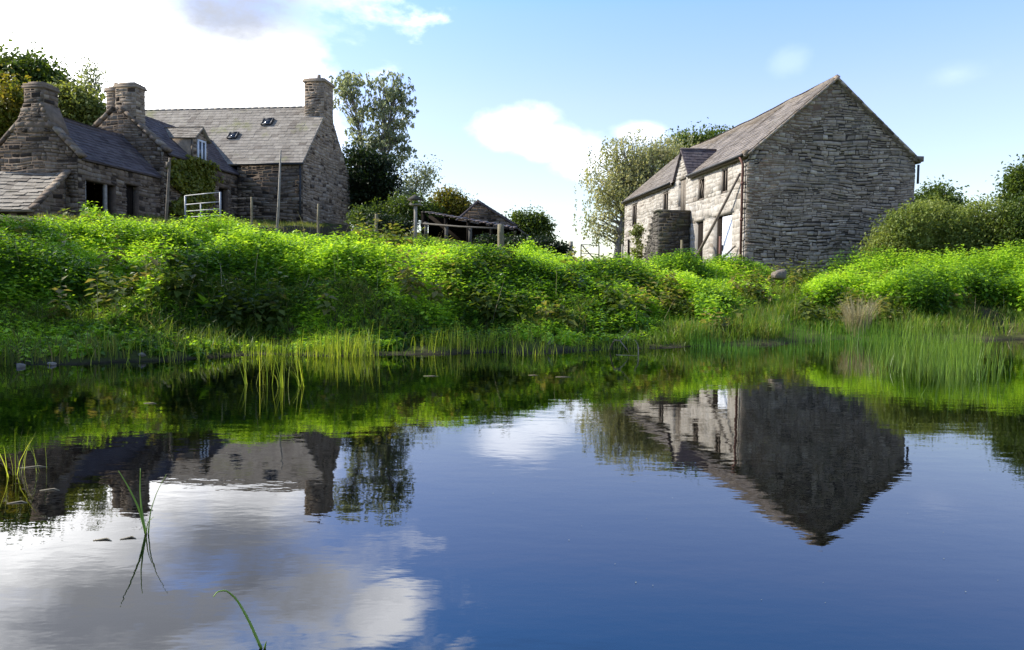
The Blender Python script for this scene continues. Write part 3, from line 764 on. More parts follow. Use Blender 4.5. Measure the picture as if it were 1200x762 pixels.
mb = MB(); chimney(mb, *HP(-.62, HD / 2, 0)[:2], fu, fv, .64, .76, hzr - 1.2, ctop, 121, .12)
q = HP(-.62, HD / 2, 0)
mb.tube([q + Z3 * (ctop + .05), q + Z3 * (ctop + .45)], [.14, .11], 8, .4)
ch1 = mb.build('chimney', M['house_gable_stone'], house)
# skylights
for (uu, ww, sz) in ((-3.55, .71, .62), (-5.35, .46, .55)):
    P = HP(uu, 0, hze + .06) + wf * hs * ww; nn = np.cross(fu, wf); nn = nn if nn[2] > 0 else -nn
    mb = MB()
    for s1 in (-1, 1):
        mb.box(P + fu * s1 * sz * .5 + nn * .07, fu * .04, wf * sz * .55, nn * .06, .3)
        mb.box(P + wf * s1 * sz * .5 + nn * .07, fu * (sz * .5 - .04), wf * .04, nn * .055, .3)
    f = mb.build('skylight', M['dark_iron'], house)
    mb = MB(); mb.box(P + nn * .10, fu * (sz * .5 - .04), wf * (sz * .5 - .04), nn * .012, .5); mb.build('pane', M['glass'], f)
mb = MB(); mb.tube([HP(-.12, -.1, hze - .1), HP(-.12, -.1, zg)], .06, 8, .4); mb.build('downpipe', M['dark_iron'], house)
mb = MB(); mb.tube([HP(-4.0, -.22, hze - .12), HP(.1, -.22, hze - .12)], .07, 8, .4); mb.build('gutter', M['dark_iron'], house)
# cross wing towards the camera
wz = hze - .62; wu1 = -4.15; wu0 = -9.2; wr0 = (wu0 + wu1) / 2; WLn = 7.5; wzr = at(163, 130, 39.6)[2] + .1
wholes = [(1.6, 2.5, zg, 6.5)]       # measured from the main front (v = 0) towards the near gable, see below
mb = MB(); wall(mb, HP(wu1, -WLn, 0), fv, fu, WLn, zg, wz, None, [(5.35, 6.35, zg, 6.55), (4.55, 5.0, 6.6, 7.4)], .5, (.13, .28), (.22, .65), 131)
mb.build('wing_wall', M['house_stone'], house)
mb = MB(); wall(mb, HP(wu0, -WLn, 0), fu, -fv, wu1 - wu0, zg, wz, wzr, [], .5, (.13, .28), (.22, .65), 132)
mb.build('wing_gable', M['house_stone'], house)
mb = MB(); wall(mb, HP(wu0, -WLn, 0), fv, -fu, WLn, zg, wz, None, [], .5, (.2, .3), (.3, .8), 133); mb.build('wing_wall', M['house_stone'], house)
wrun = (wu1 - wu0) / 2; wrise = wzr - wz; ws = math.hypot(wrun, wrise)
wR = (-fu * wrun + Z3 * wrise) / ws; wLft = (fu * wrun + Z3 * wrise) / ws
vint = lambda z: max(0., (z - hze) / (hrise / hrun))      # where the main roof is at height z
mb = MB()
roof(mb, HP(wu1, -WLn + .28, wz + .06) - wR * .25, fv, wR, WLn + 3.0, ws + .25, .26, .36, lambda w: (0, WLn - .28 + .3 + vint(wz + (w - .25) / ws * wrise)), None, None, .1, 141)
roof(mb, HP(wu0, -WLn + .28, wz + .06) - wLft * .25, fv, wLft, WLn + 3.0, ws + .25, .26, .36, lambda w: (0, WLn - .28 + .3 + vint(wz + (w - .25) / ws * wrise)), None, None, .1, 142)
mb.build('wing_roof', M['purple_slate'], house)
mb = MB(); ridge_tiles(mb, HP(wr0, -WLn + .3, wzr + .06), HP(wr0, vint(wzr) + .1, wzr + .06), .09, .42); mb.build('wing_ridge', M['purple_slate'], house)
# stone copings on the wing gable
for (A, w_) in ((HP(wu1, -WLn + .14, wz + .1), wR), (HP(wu0, -WLn + .14, wz + .1), wLft)):
    mb = MB(); nn = np.cross(fv, w_); nn = nn if nn[2] > 0 else -nn; k = -.2
    while k < ws - .2:
        L = random.uniform(.35, .6); mb.box(A + w_ * (k + L / 2) + nn * .08, w_ * (L / 2 - .01), fv * .24, nn * random.uniform(.07, .10), random.random()); k += L
    mb.build('coping', M['house_stone'], house)
wct = at(150, 100, 39.8)[2]
mb = MB(); chimney(mb, *HP(wr0 + .42, -WLn + .45, 0)[:2], fu, fv, .56, .38, wzr - .9, wct, 151)
mb.build('chimney', M['house_gable_stone'], house)
mb = MB(); chimney(mb, *HP(wr0 - .72, -WLn + .95, 0)[:2], fu, fv, .30, .36, wzr - 1.1, wct - .05, 155)
q = HP(wr0 - .72, -WLn + .95, 0); mb.tube([q + Z3 * wct, q + Z3 * (wct + .3)], [.12, .10], 8, .4)
mb.build('chimney', M['house_gable_stone'], house)
# television aerial
mb = MB(); q = HP(wr0 + .4, -WLn + .9, wct - .6)
mb.tube([q, q + Z3 * 1.35], .022, 6, .5); mb.tube([q + Z3 * 1.28 - fu * .45, q + Z3 * 1.36 + fu * .45], .018, 5, .5)
for k in range(5): mb.tube([q + Z3 * 1.32 + fu * (k - 2) * .2 - fv * .2, q + Z3 * 1.32 + fu * (k - 2) * .2 + fv * .2], .012, 4, .5)
mb.build('aerial', M['galvanised'], house)
# dormer in the wing roof
dv = -4.1; dw = .72; daz = at(238, 153, 42.6)[2] + .1; dbz = wz
dm = thing('dormer', (0, 0, 0), None, None); dm.parent = house; dm.location = (0, 0, 0); WL[dm.name] = wloc(house)
ez = daz - .62
mb = MB()
hole = (.34, 1.10, 7.62, ez - .04)
wall(mb, HP(wu1 + .01, dv - dw, 0), fv, fu, 2 * dw, dbz - .1, ez, daz, [], .12, (.13, .24), (.2, .45), 161, dep=(.008, .03))
DDw = (daz - wz) / (wrise / wrun); 
for s1 in (-1, 1):
    mb.box(HP(wu1 - DDw / 2 + .0, dv + s1 * (dw - .05), (dbz + ez) / 2), fu * (DDw / 2 - .13), fv * .05, Z3 * (ez - dbz) / 2, .4)
mb.build('dormer_wall', M['house_gable_stone'], dm)
mb = MB(); dsl = math.hypot(dw, daz - ez)
for sgn, sd in ((1, 162), (-1, 163)):
    w_ = (fv * dw * sgn + Z3 * (daz - ez)) / dsl
    roof(mb, HP(wu1 + .22, dv - sgn * dw, ez + .05) - w_ * .14, -fu, w_, DDw + .22, dsl + .14, .2, .3, (lambda w: (0, .24 + (max(0, ez - wz) + (daz - ez) * min(1, w / dsl)) / (wrise / wrun))), None, None, .05, sd)
mb.build('dormer_roof', M['house_slate'], dm)
mb = MB(); zc = (7.72 + ez) / 2 - .02; zh = 1.25
P = HP(wu1 + .05, dv + .05, ez - .72)
for s1 in (-1, 0, 1): mb.box(P + fv * s1 * .36, fv * .05, fu * .05, Z3 * .62, .6)
for s1 in (-1, 1): mb.box(P + Z3 * s1 * .64, fv * .41, fu * .048, Z3 * .05, .6)
f = mb.build('window', M['white_paint'], dm)
mb = MB(); mb.box(P - fu * .0, fv * .35, fu * .012, Z3 * .6, .5); mb.build('pane', M['glass'], f)
# small lattice window and door in the wing
mb = MB(); P = HP(wu1 - .16, -WLn + 4.775, 7.0)
for k in (-1, 0, 1): mb.box(P + fv * k * .19, fv * .03, fu * .03, Z3 * .39, .6)
for k in (-1, 0, 1): mb.box(P + Z3 * k * .33, fv * .22, fu * .025, Z3 * .03, .6)
f = mb.build('window', M['grey_wood'], house)
mb = MB(); mb.box(P - fu * .05, fv * .22, fu * .01, Z3 * .39, .5); mb.build('pane', M['glass'], f)
mb = MB(); P = HP(wu1 - .3, -WLn + 5.85, 0)
for k in range(6): mb.box(P + fv * (k - 2.5) * .165 + Z3 * (zg + 6.5) / 2, fv * .078, fu * .025, Z3 * (6.5 - zg) / 2, random.random())
mb.build('door', M['dark_wood'], house)

# ivy on the wing wall
mb = MB(); n = 5200
iv_v = rng.uniform(-7.3, -2.6, n); iz = rng.uniform(4.6, 7.8, n)
keep = (1.1 * vnoise(iv_v, iz, 1.5, 61) + .38 - .26 * np.abs(iv_v + 5.2 - .25 * (iz - 6)) - .12 * np.clip(iz - 6.6, 0, 2)) > .36
iv_v, iz = iv_v[keep], iz[keep]; n = len(iz)
P = O + fu * wu1 + np.outer(iv_v, fv) + np.outer(iz, Z3) + np.outer(rng.uniform(.06, .40, n) * (.5 + vnoise(iv_v, iz, .9, 62)), fu)
ax = np.stack([rng.normal(0, .5, n), rng.normal(0, .5, n), -np.abs(rng.normal(.5, .3, n))], 1) + fu * .5
sz = rng.uniform(.12, .22, n); leaves(mb, P, ax, np.tile(fu, (n, 1)) + rng.normal(0, .3, (n, 3)), sz, sz * .9, .15, rng.random(n))
ivy = thing('ivy', HP(wu1 + .2, -5, 4.6), 'thick green ivy climbing the farmhouse wall under the dormer', 'ivy')
mb.build('foliage', M['leaf_ivy'], ivy)
mb = MB()
for v0, v1, h in ((-5, -5.8, 2.6), (-5.1, -4.4, 2.9), (-4.9, -5.1, 3.0)): mb.tube([HP(wu1 + .09, v0, 4.4), HP(wu1 + .09, (v0 + v1) / 2 + .1, 4.4 + h / 2), HP(wu1 + .09, v1, 4.4 + h)], [.05, .04, .02], 5, .5)
mb.build('stem', M['bark'], ivy)

# ================================================================== COTTAGE in front of the wing
cz = at(196, 207, 39.3)[2]; cu1 = -4.35; cr = -6.4; cu0 = 2 * cr - cu1; cv0 = -13.5; cv1 = -WLn - .03
czr = at(66, 128, 33.4)[2]; czg = 3.3
print('cottage', cz, czr)
cot = thing('stone_cottage', (*HP(cr, cv0, 0)[:2], czg), 'low dark stone cottage with one wide chimney before the farmhouse', 'cottage')
CL = cv1 - cv0; cw_ = cu1 - cu0
mb = MB(); wall(mb, HP(cu1, cv0, 0), fv, fu, CL, czg, cz, None, [(.45, 2.5, czg, cz - .95), (3.25, 4.2, czg, cz - .75)], .45, (.12, .26), (.2, .6), 201)
mb.build('side_wall', M['house_stone'], cot)
mb = MB(); wall(mb, HP(cu0, cv0, 0), fu, -fv, cw_, czg, cz, czr, [], .45, (.12, .26), (.2, .6), 202); mb.build('gable_wall', M['house_stone'], cot)
mb = MB(); wall(mb, HP(cu0, cv0, 0), fv, -fu, CL, czg, cz, None, [], .45, (.2, .3), (.3, .8), 203); mb.build('side_wall', M['house_stone'], cot)
crun = cw_ / 2; crise = czr - cz; cs = math.hypot(crun, crise)
cR = (-fu * crun + Z3 * crise) / cs; cLf = (fu * crun + Z3 * crise) / cs
csag = lambda f, w: -.10 * math.sin(math.pi * f) * w
mb = MB()
roof(mb, HP(cu1, cv0 + .2, cz + .06) - cR * .22, fv, cR, CL - .2, cs + .22, .24, .34, None, None, csag, .1, 211, .028, .02)
roof(mb, HP(cu0, cv0 + .2, cz + .06) - cLf * .22, fv, cLf, CL - .2, cs + .22, .24, .34, None, None, csag, .1, 212, .028, .02)
ridge_tiles(mb, HP(cr, cv0 + .2, czr + .05), HP(cr, cv1, czr + .05), .09, .42, csag)
mb.build('roof', M['purple_slate'], cot)
for (A, w_) in ((HP(cu1, cv0 + .12, cz + .1), cR), (HP(cu0, cv0 + .12, cz + .1), cLf)):
    mb = MB(); nn = np.cross(fv, w_); nn = nn if nn[2] > 0 else -nn; k = -.2
    while k < cs - .3:
        L = random.uniform(.3, .5); mb.box(A + w_ * (k + L / 2) + nn * .05, w_ * (L / 2 - .01), fv * .2, nn * random.uniform(.06, .09), random.random()); k += L
    mb.build('coping', M['house_stone'], cot)
cct = at(48, 96, 33.2)[2]
mb = MB(); q = HP(cr + .05, cv0 + .40, 0)
chimney(mb, *q[:2], fu, fv, .47, .42, czr - .1, cct, 221, .06)
b_ = q + Z3 * (czr - .9)
mb.prism([HP(cr - .95, cv0 - .06, czr - 1.0), HP(cr + 1.05, cv0 - .06, czr - 1.0), HP(cr + .53, cv0 - .06, czr + .25), HP(cr - .43, cv0 - .06, czr + .25)], fv * .95, .4)
zs0, zs1 = czr - 1.0, czr + .25
stones(mb, HP(cr, cv0 - .06, 0) * [1, 1, 0], fu, -fv, lambda a, b: [(-.95 + .52 * (f := ((a + b) / 2 - zs0) / (zs1 - zs0)), 1.05 - .52 * f)], zs0, zs1, .12, .24, .2, .5, (.01, .05), 225)
mb.build('chimney', M['house_stone'], cot)
      # pale posts holding the wide opening, and the door beyond
for v in (.5, 1.9):
    mb = MB(); mb.box(HP(cu1 - .12, cv0 + v, (czg + cz - .95) / 2), fv * .07, fu * .07, Z3 * (cz - .95 - czg) / 2 * .99, .5)
    mb.build('door_post', M['grey_wood'], cot)
mb = MB()
for k in range(5): mb.box(HP(cu1 - .32, cv0 + 3.35 + k * .19, (czg + cz - .8) / 2), fv * .09, fu * .025, Z3 * (cz - .8 - czg) / 2, random.random())
mb.build('door', M['dark_wood'], cot)
# lean-to shed with a stone slate roof
lz1 = at(60, 201, 33.0)[2]; lz0 = at(57, 243, 31.2)[2]
lu1, lu0, lv1, lv0 = -4.75, -13.0, cv0 - .06, cv0 - 2.0
shed = thing('lean_to_shed', (*HP(-8, lv0, 0)[:2], 3.2), 'lean to shed with a sunlit stone slate roof before the cottage', 'shed')
lw = fv * (lv1 - lv0) + Z3 * (lz1 - lz0); ll = np.linalg.norm(lw)
mb = MB(); roof(mb, HP(lu0, lv0, lz0) - nrm(lw) * .2, fu, lw, lu1 - lu0, ll + .2, .26, .46, None, None, lambda f, w: -.06 * math.sin(f * 9) * w, .1, 231, .04, .05)
mb.build('roof', M['stone_slate'], shed)
mb = MB(); wall(mb, HP(lu0 + .2, lv0 + .1, 0), fu, -fv, lu1 - lu0 - .35, 2.8, lz0 - .05, None, [], .4, (.12, .24), (.2, .6), 232)
Q = [HP(lu1 - .15, lv0 + .1, 2.8), HP(lu1 - .15, lv1, 2.8), HP(lu1 - .15, lv1, lz1 - .16), HP(lu1 - .15, lv0 + .1, lz0 - .08)]
mb.prism([p - fu * .4 for p in Q], fu * .4, .4)
stones(mb, HP(lu1 - .15, lv0 + .1, 0), fv, fu, lambda a, b: [(max(0, ((a + b) / 2 - lz0 + .12) / (lz1 - lz0) * (lv1 - lv0 - .1)), lv1 - lv0 - .1)] if (a + b) / 2 < lz1 - .3 else [], 2.8, lz1 - .2, .12, .24, .2, .6, (.01, .05), 233)
mb.build('wall', M['house_stone'], shed)
mb = MB()
nn = np.cross(fu, nrm(lw)); nn = nn if nn[2] > 0 else -nn; k = -.15
while k < ll:
    L = random.uniform(.25, .42); mb.box(HP(lu1 - .02, lv0, lz0) + nrm(lw) * (k + L / 2) + nn * .05, nrm(lw) * (L / 2 - .01), fu * .16, nn * random.uniform(.04, .06), random.random()); k += L
mb.build('coping', M['house_stone'], shed)

# ================================================================== sheds and fences between house and barn
SY = 42.0
sap = at(560, 236, SY); sl_ = at(531, 256, SY); sr_ = at(604, 265, SY); szg = 2.6
hut = thing('stone_outbuilding', (sap[0], SY, szg), 'small ruined stone outbuilding with a pointed gable between farmhouse and barn', 'shed')
ez_ = (sl_[2] + sr_[2]) / 2 - .05; wS = sr_[0] - sl_[0]
ux = np.array([1., 0, 0]); uy = np.array([0, 1., 0])
mb = MB(); wall(mb, (sl_[0], SY), ux[:2], -uy[:2], wS, szg, ez_, sap[2], [(wS * .42, wS * .42 + .35, ez_ - .2, ez_)], .4, (.12, .24), (.2, .55), 301, ridge=sap[0] - sl_[0])
mb.build('gable_wall', M['house_stone'], hut)
mb = MB(); wall(mb, (sl_[0], SY), uy[:2], -ux[:2], 6, szg, ez_, None, [], .4, (.2, .3), (.3, .8), 302)
wall(mb, (sr_[0], SY), uy[:2], ux[:2], 6, szg, ez_, None, [], .4, (.2, .3), (.3, .8), 303)
wall(mb, (sl_[0], SY + 6), ux[:2], uy[:2], wS, szg, ez_, sap[2], [], .4, (.2, .3), (.3, .8), 304, ridge=sap[0] - sl_[0])
mb.build('side_wall', M['house_stone'], hut)
mb = MB(); ridge_ = np.array([sap[0], SY, sap[2]])
for (ex, sd) in ((sl_[0] - .1, 305), (sr_[0] + .15, 306)):
    Ev = np.array([ex, SY - .12, ez_ + (-.05 if ex < sap[0] else -.1)]); w_ = ridge_ + Z3 * .07 - uy * .12 - Ev
    roof(mb, Ev, uy, w_, 6.3, np.linalg.norm(w_), .24, .34, None, None, None, .12, sd)
mb.build('roof', M['purple_slate'], hut)
mb = MB()      # its lower lean-to on the right
A = np.array([sr_[0] + .05, SY + .5, ez_ - .12]); B = at(632, 284, SY + .5)
w_ = A - B; 
roof(mb, B, uy, w_, 5.0, np.linalg.norm(w_), .24, .34, None, None, None, .1, 307)
mb.build('lean_to_roof', M['barn_slate'], hut)
mb = MB(); wall(mb, (sr_[0] + .05, SY + .7), ux[:2], -uy[:2], B[0] - A[0] - .2, szg - .4, B[2] - .05, None, [], .4, (.12, .24), (.2, .5), 308)
wall(mb, (B[0] - .15, SY + .7), uy[:2], ux[:2], 4.5, szg - .4, B[2] - .05, None, [], .4, (.12, .24), (.2, .5), 309)
mb.build('lean_to_wall', M['house_stone'], hut)

# open field shed with a rusty sheet roof
TY = 36.0
a0 = at(494, 251, TY + 1); a1 = at(606, 271, TY - 1)
tin = thing('field_shed', (a0[0], TY, 2.6), 'low open shed with a dark rusty sheet roof behind the fence', 'shed')
mb = MB(); k = 26; dd = a1 - a0
for i in range(k):
    p = a0 + dd * (i + .5) / k; hgt = .022 * (i % 2)
    mb.box(p + uy * 1.5 + Z3 * (hgt + .25), dd / k / 2 * 1.02, np.array([0, 1.6, .16]), Z3 * .018, random.random())
mb.build('roof', M['tin_sheet'], tin)
mb = MB()
mb.box((a0 + a1) / 2 + uy * 2.7 - Z3 * .55, dd / 2 * .98, uy * .05, Z3 * .75, .3)
mb.build('back_boarding', M['dark_wood'], tin)
mb = MB(); mb.box(a0 - ux * .02 + uy * 1.45 - Z3 * .62, ux * .03, uy * 1.2, Z3 * .72, .3); mb.build('sun_block_board', M['dark_wood'], tin)  # end board added to keep the sun off the back boarding
for i in range(5):
    p = a0 + dd * (i / 4 * .96 + .02); mb = MB(); mb.box(p - Z3 * .55 + uy * .1, ux * .07, uy * .07, Z3 * .72, .5); mb.build('post', M['dark_wood'], tin)

# post and rail fence in front of it
def post(px, pt, pb, Yd, r, mat, label, name='fence_post', group=None, lean=(0, 0), cap=None):
    t = at(px, pt, Yd); g = t.copy(); g[2] = gz(t) - .15
    g[0] -= lean[0]; g[1] -= lean[1]
    mb = MB(); k = 5
    P = [g + (t - g) * i / (k - 1) + np.array([random.uniform(-.01, .01), 0, 0]) for i in range(k)]
    mb.tube(P, [r, r, r * .97, r * .95, r * .9], 7, .5)
    return tag(mb.build(name, M[mat], base=g), label, 'post', group)
rl = thing('rail_fence', (*at(497, 264, 33)[:2], 2.4), 'grey post and rail fence before the rusty sheet roof', 'fence')
mb = MB()
for (x0, y0, x1, y1) in ((496, 262, 588, 268),):
    P0, P1 = at(x0, y0, 33), at(x1, y1, 29.5); mb.tube([P0, (P0 + P1) / 2 - Z3 * .03, P1], .04, 6, .4)
mb.build('rail', M['rail_grey'], rl)
for px, pt, Yd in ((499, 260, 33), (523, 264, 32), (551, 265.5, 31), ):
    t = at(px, pt, Yd); mb = MB(); mb.box(np.array([t[0], t[1] + .08, (t[2] + gz(t)) / 2]), ux * .07, uy * .05, Z3 * (t[2] - gz(t)) / 2, .6); mb.build('post', M['rail_grey'], rl)
post(587, 263, 287, 29.0, .13, 'pale_post', 'stout pale gatepost at the end of the rail fence')
post(441, 251, 270, 33.0, .075, 'pale_post', 'thin pale fence post beside the white flowering bush')
post(669, 283, 297, 36.0, .10, 'grey_wood', 'grey post nearest the small gate in the skyline gap')
post(654, 283, 297, 37.0, .05, 'dark_wood', 'dark thin stake in the skyline gap beside a dark shrub')
post(660, 284, 297, 38.0, .04, 'dark_wood', 'thinnest stake between two posts on the skyline')
# tall poles before the farmhouse
t = at(199, 186, 27.0); g = at(194, 255, 27.0); g[2] = gz(g) - .2
mb = MB(); mb.tube([g, g * .6 + t * .4, g * .15 + t * .85, t, t + np.array([.22, 0, -.02])], [.05, .05, .045, .05, .03], 7, .5)
mb.box(t + np.array([-.06, 0, -.22]), ux * .06, uy * .05, Z3 * .10, .3)
tag(mb.build('lamp_pole', M['old_wood'], base=g), 'tall thin brown pole with a bent top before the ivy', 'pole')
t = at(329, 176, 30.0); g = at(323, 255, 30.0); g[2] = gz(g) - .2
mb = MB(); mb.tube([g, g * .5 + t * .5 + ux * .02, t], [.055, .05, .03], 7, .5); tag(mb.build('tall_pole', M['grey_wood'], base=g), 'tall slanting grey pole before the farmhouse front wall', 'pole')
for px, pt, Yd, lb in ((295, 231, 30, 'slim fence post close to the right end of the metal gate'), (373, 239, 28, 'slim fence post below the farmhouse gable wall')):
    post(px, pt, 258, Yd, .045, 'pale_post', lb)
# wire between the slim posts
mb = MB()
for dz_ in (0, .35):
    pts = [at(270, 233, 31) - Z3 * dz_, at(295, 232, 30) - Z3 * dz_, at(324, 234, 30.0) - Z3 * dz_, at(373, 241, 28) - Z3 * dz_, at(441, 253, 33) - Z3 * dz_]
    mb.tube(pts, .004, 4, .5)
tag(mb.build('fence_wire', M['dark_iron'], base=at(324, 250, 30)), 'two thin wires strung between slim posts before the farmhouse', 'wire')
# bird table
t = at(487, 241, 31.0); g = t.copy(); g[2] = gz(t) - .2
bt = thing('bird_table', g, 'wooden bird table with a small pitched roof on a post', 'bird table')
mb = MB(); mb.box((t + g) / 2, ux * .06, uy * .06, Z3 * (t[2] - g[2]) / 2, .5); mb.build('post', M['grey_wood'], bt)
mb = MB(); mb.box(t + Z3 * .03, ux * .24, uy * .2, Z3 * .02, .5)
for s1 in (-1, 1): mb.box(t + Z3 * .14 + ux * s1 * .18, ux * .02, uy * .02, Z3 * .10, .5)
mb.build('tray', M['grey_wood'], bt)
mb = MB(); mb.prism([t + Z3 * .22 - ux * .33 - uy * .24, t + Z3 * .22 + ux * .33 - uy * .24, t + Z3 * .42 - uy * .24], uy * .48, .6); mb.build('roof', M['rail_grey'], bt)
# field gate
ga, gb = at(217, 229, 35.0), at(258, 227, 33.8)
gd = gb - ga; gd[2] = 0; gt = thing('field_gate', (ga[0], ga[1], gz(ga)), 'white metal field gate with five bars before the ivy', 'gate')
gH = 1.25; zt_ = (ga[2] + gb[2]) / 2
for f in (0, 1): 
    mb = MB(); p = ga + gd * f; mb.tube([np.array([p[0], p[1], zt_ + .04 * f]), np.array([p[0], p[1], zt_ - gH])], .04, 7, .6); mb.build('upright', M['galvanised'], gt)
for i, f in enumerate((0, .33, .58, .8, 1)):
    mb = MB(); p0, p1 = ga.copy(), gb.copy(); p0[2] = zt_ - gH * f * .97 + .0; p1[2] = zt_ + .04 - gH * f
    mb.tube([p0, p1], .024, 7, .7); mb.build('bar', M['galvanised'], gt)
mb = MB(); p = ga + gd * .45; mb.tube([np.array([p[0], p[1], zt_ - .33 * gH]), np.array([p[0], p[1], zt_ - gH])], .03, 6, .6); mb.build('brace', M['galvanised'], gt)
# small gate by the birch
ga, gb = at(681, 286.5, 40), at(702, 288, 40); gt = thing('small_gate', (ga[0], ga[1], gz(ga)), 'small dark gate under the birch left of the barn', 'gate')
for p in (ga, gb):
    mb = MB(); mb.tube([p, p - Z3 * 1.1], .035, 6, .3); mb.build('upright', M['dark_iron'], gt)
mb = MB()
for f in (0, .45, .95): mb.tube([ga - Z3 * f, gb - Z3 * f], .022, 6, .3)
mb.tube([ga, gb - Z3 * .95], .03, 6, .3)
mb.build('frame', M['dark_iron'], gt)

# ================================================================== trees and bushes
def tree(name, label, cat, base, blobs, ncl, per, lsize, mat, trunk=None, bark='bark', group=None, spread=.5, droop=0, twig=.012, seed=1, fill=.75, stems=1):
    """blobs: (dx, dy, dz, rx, ry, rz) crown ellipsoids relative to base; leaves in clumps on real branches"""
    global rng
    keep_rng = rng; rng = np.random.default_rng(seed); r = rng
    base = np.asarray(base, float); root = thing(name, base, label, cat, group)
    vol = np.array([b[3] * b[4] * b[5] for b in blobs]) ** .67; pick = r.choice(len(blobs), ncl, p=vol / vol.sum())
    B = np.array(blobs)[pick]
    d = rdir(ncl); rad = fill + (1 - fill) * r.random(ncl); rad = np.where(r.random(ncl) < .35, r.random(ncl) ** .5 * fill, rad)
    cc = base + B[:, :3] + d * B[:, 3:] * rad[:, None] * r.uniform(.8, 1.12, (ncl, 1))
    cc[:, 2] = np.maximum(cc[:, 2], gh(cc[:, 0], cc[:, 1]) + .05)
    # branches
    mb = MB(); H = .8 * max(b[2] + b[5] * .4 for b in blobs); tr = trunk or .12
    trunks = []
    for s_ in range(stems):
        off = np.array([r.normal(0, .25), r.normal(0, .25), 0]) if stems > 1 else np.zeros(3)
        bb = blobs[s_ % len(blobs)] if stems > 1 else None
        top = base + (np.array([bb[0], bb[1], bb[2] + .5 * bb[5]]) if bb else np.array([np.mean([q[0] for q in blobs]), np.mean([q[1] for q in blobs]), H]))
        st = base + off - Z3 * .2
        pts = [st + (top - st) * f + np.array([r.normal(0, .06), r.normal(0, .06), 0]) * H * .12 * f for f in np.linspace(0, 1, 7)]
        mb.tube(pts, tr * np.linspace(1, .22, 7) / (1 if stems == 1 else 1.4), 8, .5); trunks.append(np.array(pts))
    for i in range(ncl):
        T = trunks[np.argmin([np.linalg.norm(t[-1][:2] - cc[i][:2]) for t in trunks])] if stems > 1 else trunks[0]
        k = r.uniform(.25, .95); zc = min(cc[i][2] - .25 * abs(cc[i][0] - base[0]), T[-1][2]); f = np.clip((zc - T[0][2]) / (T[-1][2] - T[0][2] + 1e-6), .12, .98) * r.uniform(.75, 1)
        a = T[0] + 0; idx = f * 6; i0 = int(min(5, idx)); a = T[i0] + (T[i0 + 1] - T[i0]) * (idx - i0)
        mid = (a + cc[i]) / 2 + np.array([r.normal(0, .1), r.normal(0, .1), .12]) * np.linalg.norm(cc[i] - a) * .5
        r0 = max(twig * 1.2, tr * .30 * (1 - .6 * f))
        mb.tube([a, mid, cc[i]], [r0, r0 * .55, twig * .5], 4, .5, cap=False)
    mb.build('trunk', M[bark], root)
    # leaves
    mb = MB(); n = ncl * per
    cs = r.uniform(.6, 1.25, ncl) * spread
    g = r.normal(0, 1, (n, 3)) * np.repeat(cs, per)[:, None] * .5
    c = np.repeat(cc, per, 0)
    if droop:
        hang = r.random(n) * np.repeat(r.uniform(.3, 1, ncl), per) * droop
        strand = np.repeat(r.normal(0, 1, (ncl * max(1, per // 10), 2)), 10, 0)
        strand = np.resize(strand, (n, 2)) * spread * .45
        p = c.copy(); p[:, :2] += strand + r.normal(0, .05, (n, 2)); p[:, 2] -= hang - spread * .3 * r.random(n)
    else:
        g[:, 2] *= .75; p = c + g
    p[:, 2] = np.maximum(p[:, 2], gh(p[:, 0], p[:, 1]) + .05)
    ax = rdir(n); ax[:, 2] -= .35 + (.8 if droop else 0)
    up = rdir(n); up[:, 2] = np.abs(up[:, 2]) + .5
    ln = lsize * r.uniform(.7, 1.35, n)
    ct = np.repeat(np.clip(r.normal(.5, .22, ncl), 0, 1), per)
    leaves(mb, p, ax, up, ln, ln * .62, .15, np.clip(ct + r.normal(0, .15, n), 0, 1))
    mb.build('crown', M[mat], root)
    rng = keep_rng
    return root

def tb(px, Yd, dz=0):
    p = at(px, 300, Yd); p[2] = gz(p) + dz; return p
def blob(base, px, py, rx, ry, Yd, rd=None):
    p = at(px, py, Yd); m_ = Yd / 900.0
    return (p[0] - base[0], p[1] - base[1], p[2] - base[2], rx * m_, (rd or rx) * m_, ry * m_)
def T(name, label, cat, px, Yd, bl, *a, **k):
    b = tb(px, Yd); return tree(name, label, cat, b, [blob(b, *q, Yd) for q in bl], *a, **k)

# far left wood behind the cottage
T('broadleaf_tree', 'dark broad tree behind the cottage chimney at the left edge', 'tree', 25, 62, [(30, 95, 42, 28), (0, 120, 35, 45), (75, 120, 30, 22)], 330, 60, .34, 'leaf_mid', .5, spread=1.4, seed=501)
T('broadleaf_tree', 'yellowing bushy tree left of the cottage chimney', 'tree', 5, 52, [(8, 130, 24, 35), (-12, 150, 30, 45)], 190, 60, .26, 'leaf_yellow', .3, spread=1.0, seed=502)
T('broadleaf_tree', 'light green tree between the cottage and farmhouse chimneys', 'tree', 92, 56, [(92, 130, 26, 22), (78, 118, 18, 15), (108, 140, 18, 20)], 170, 60, .28, 'leaf_lime', .3, spread=.9, seed=503)
T('bare_tree', 'thin sparse tree rising above the light green one', 'tree', 107, 58, [(107, 92, 14, 22)], 60, 14, .2, 'leaf_grey', .12, spread=.7, seed=504)
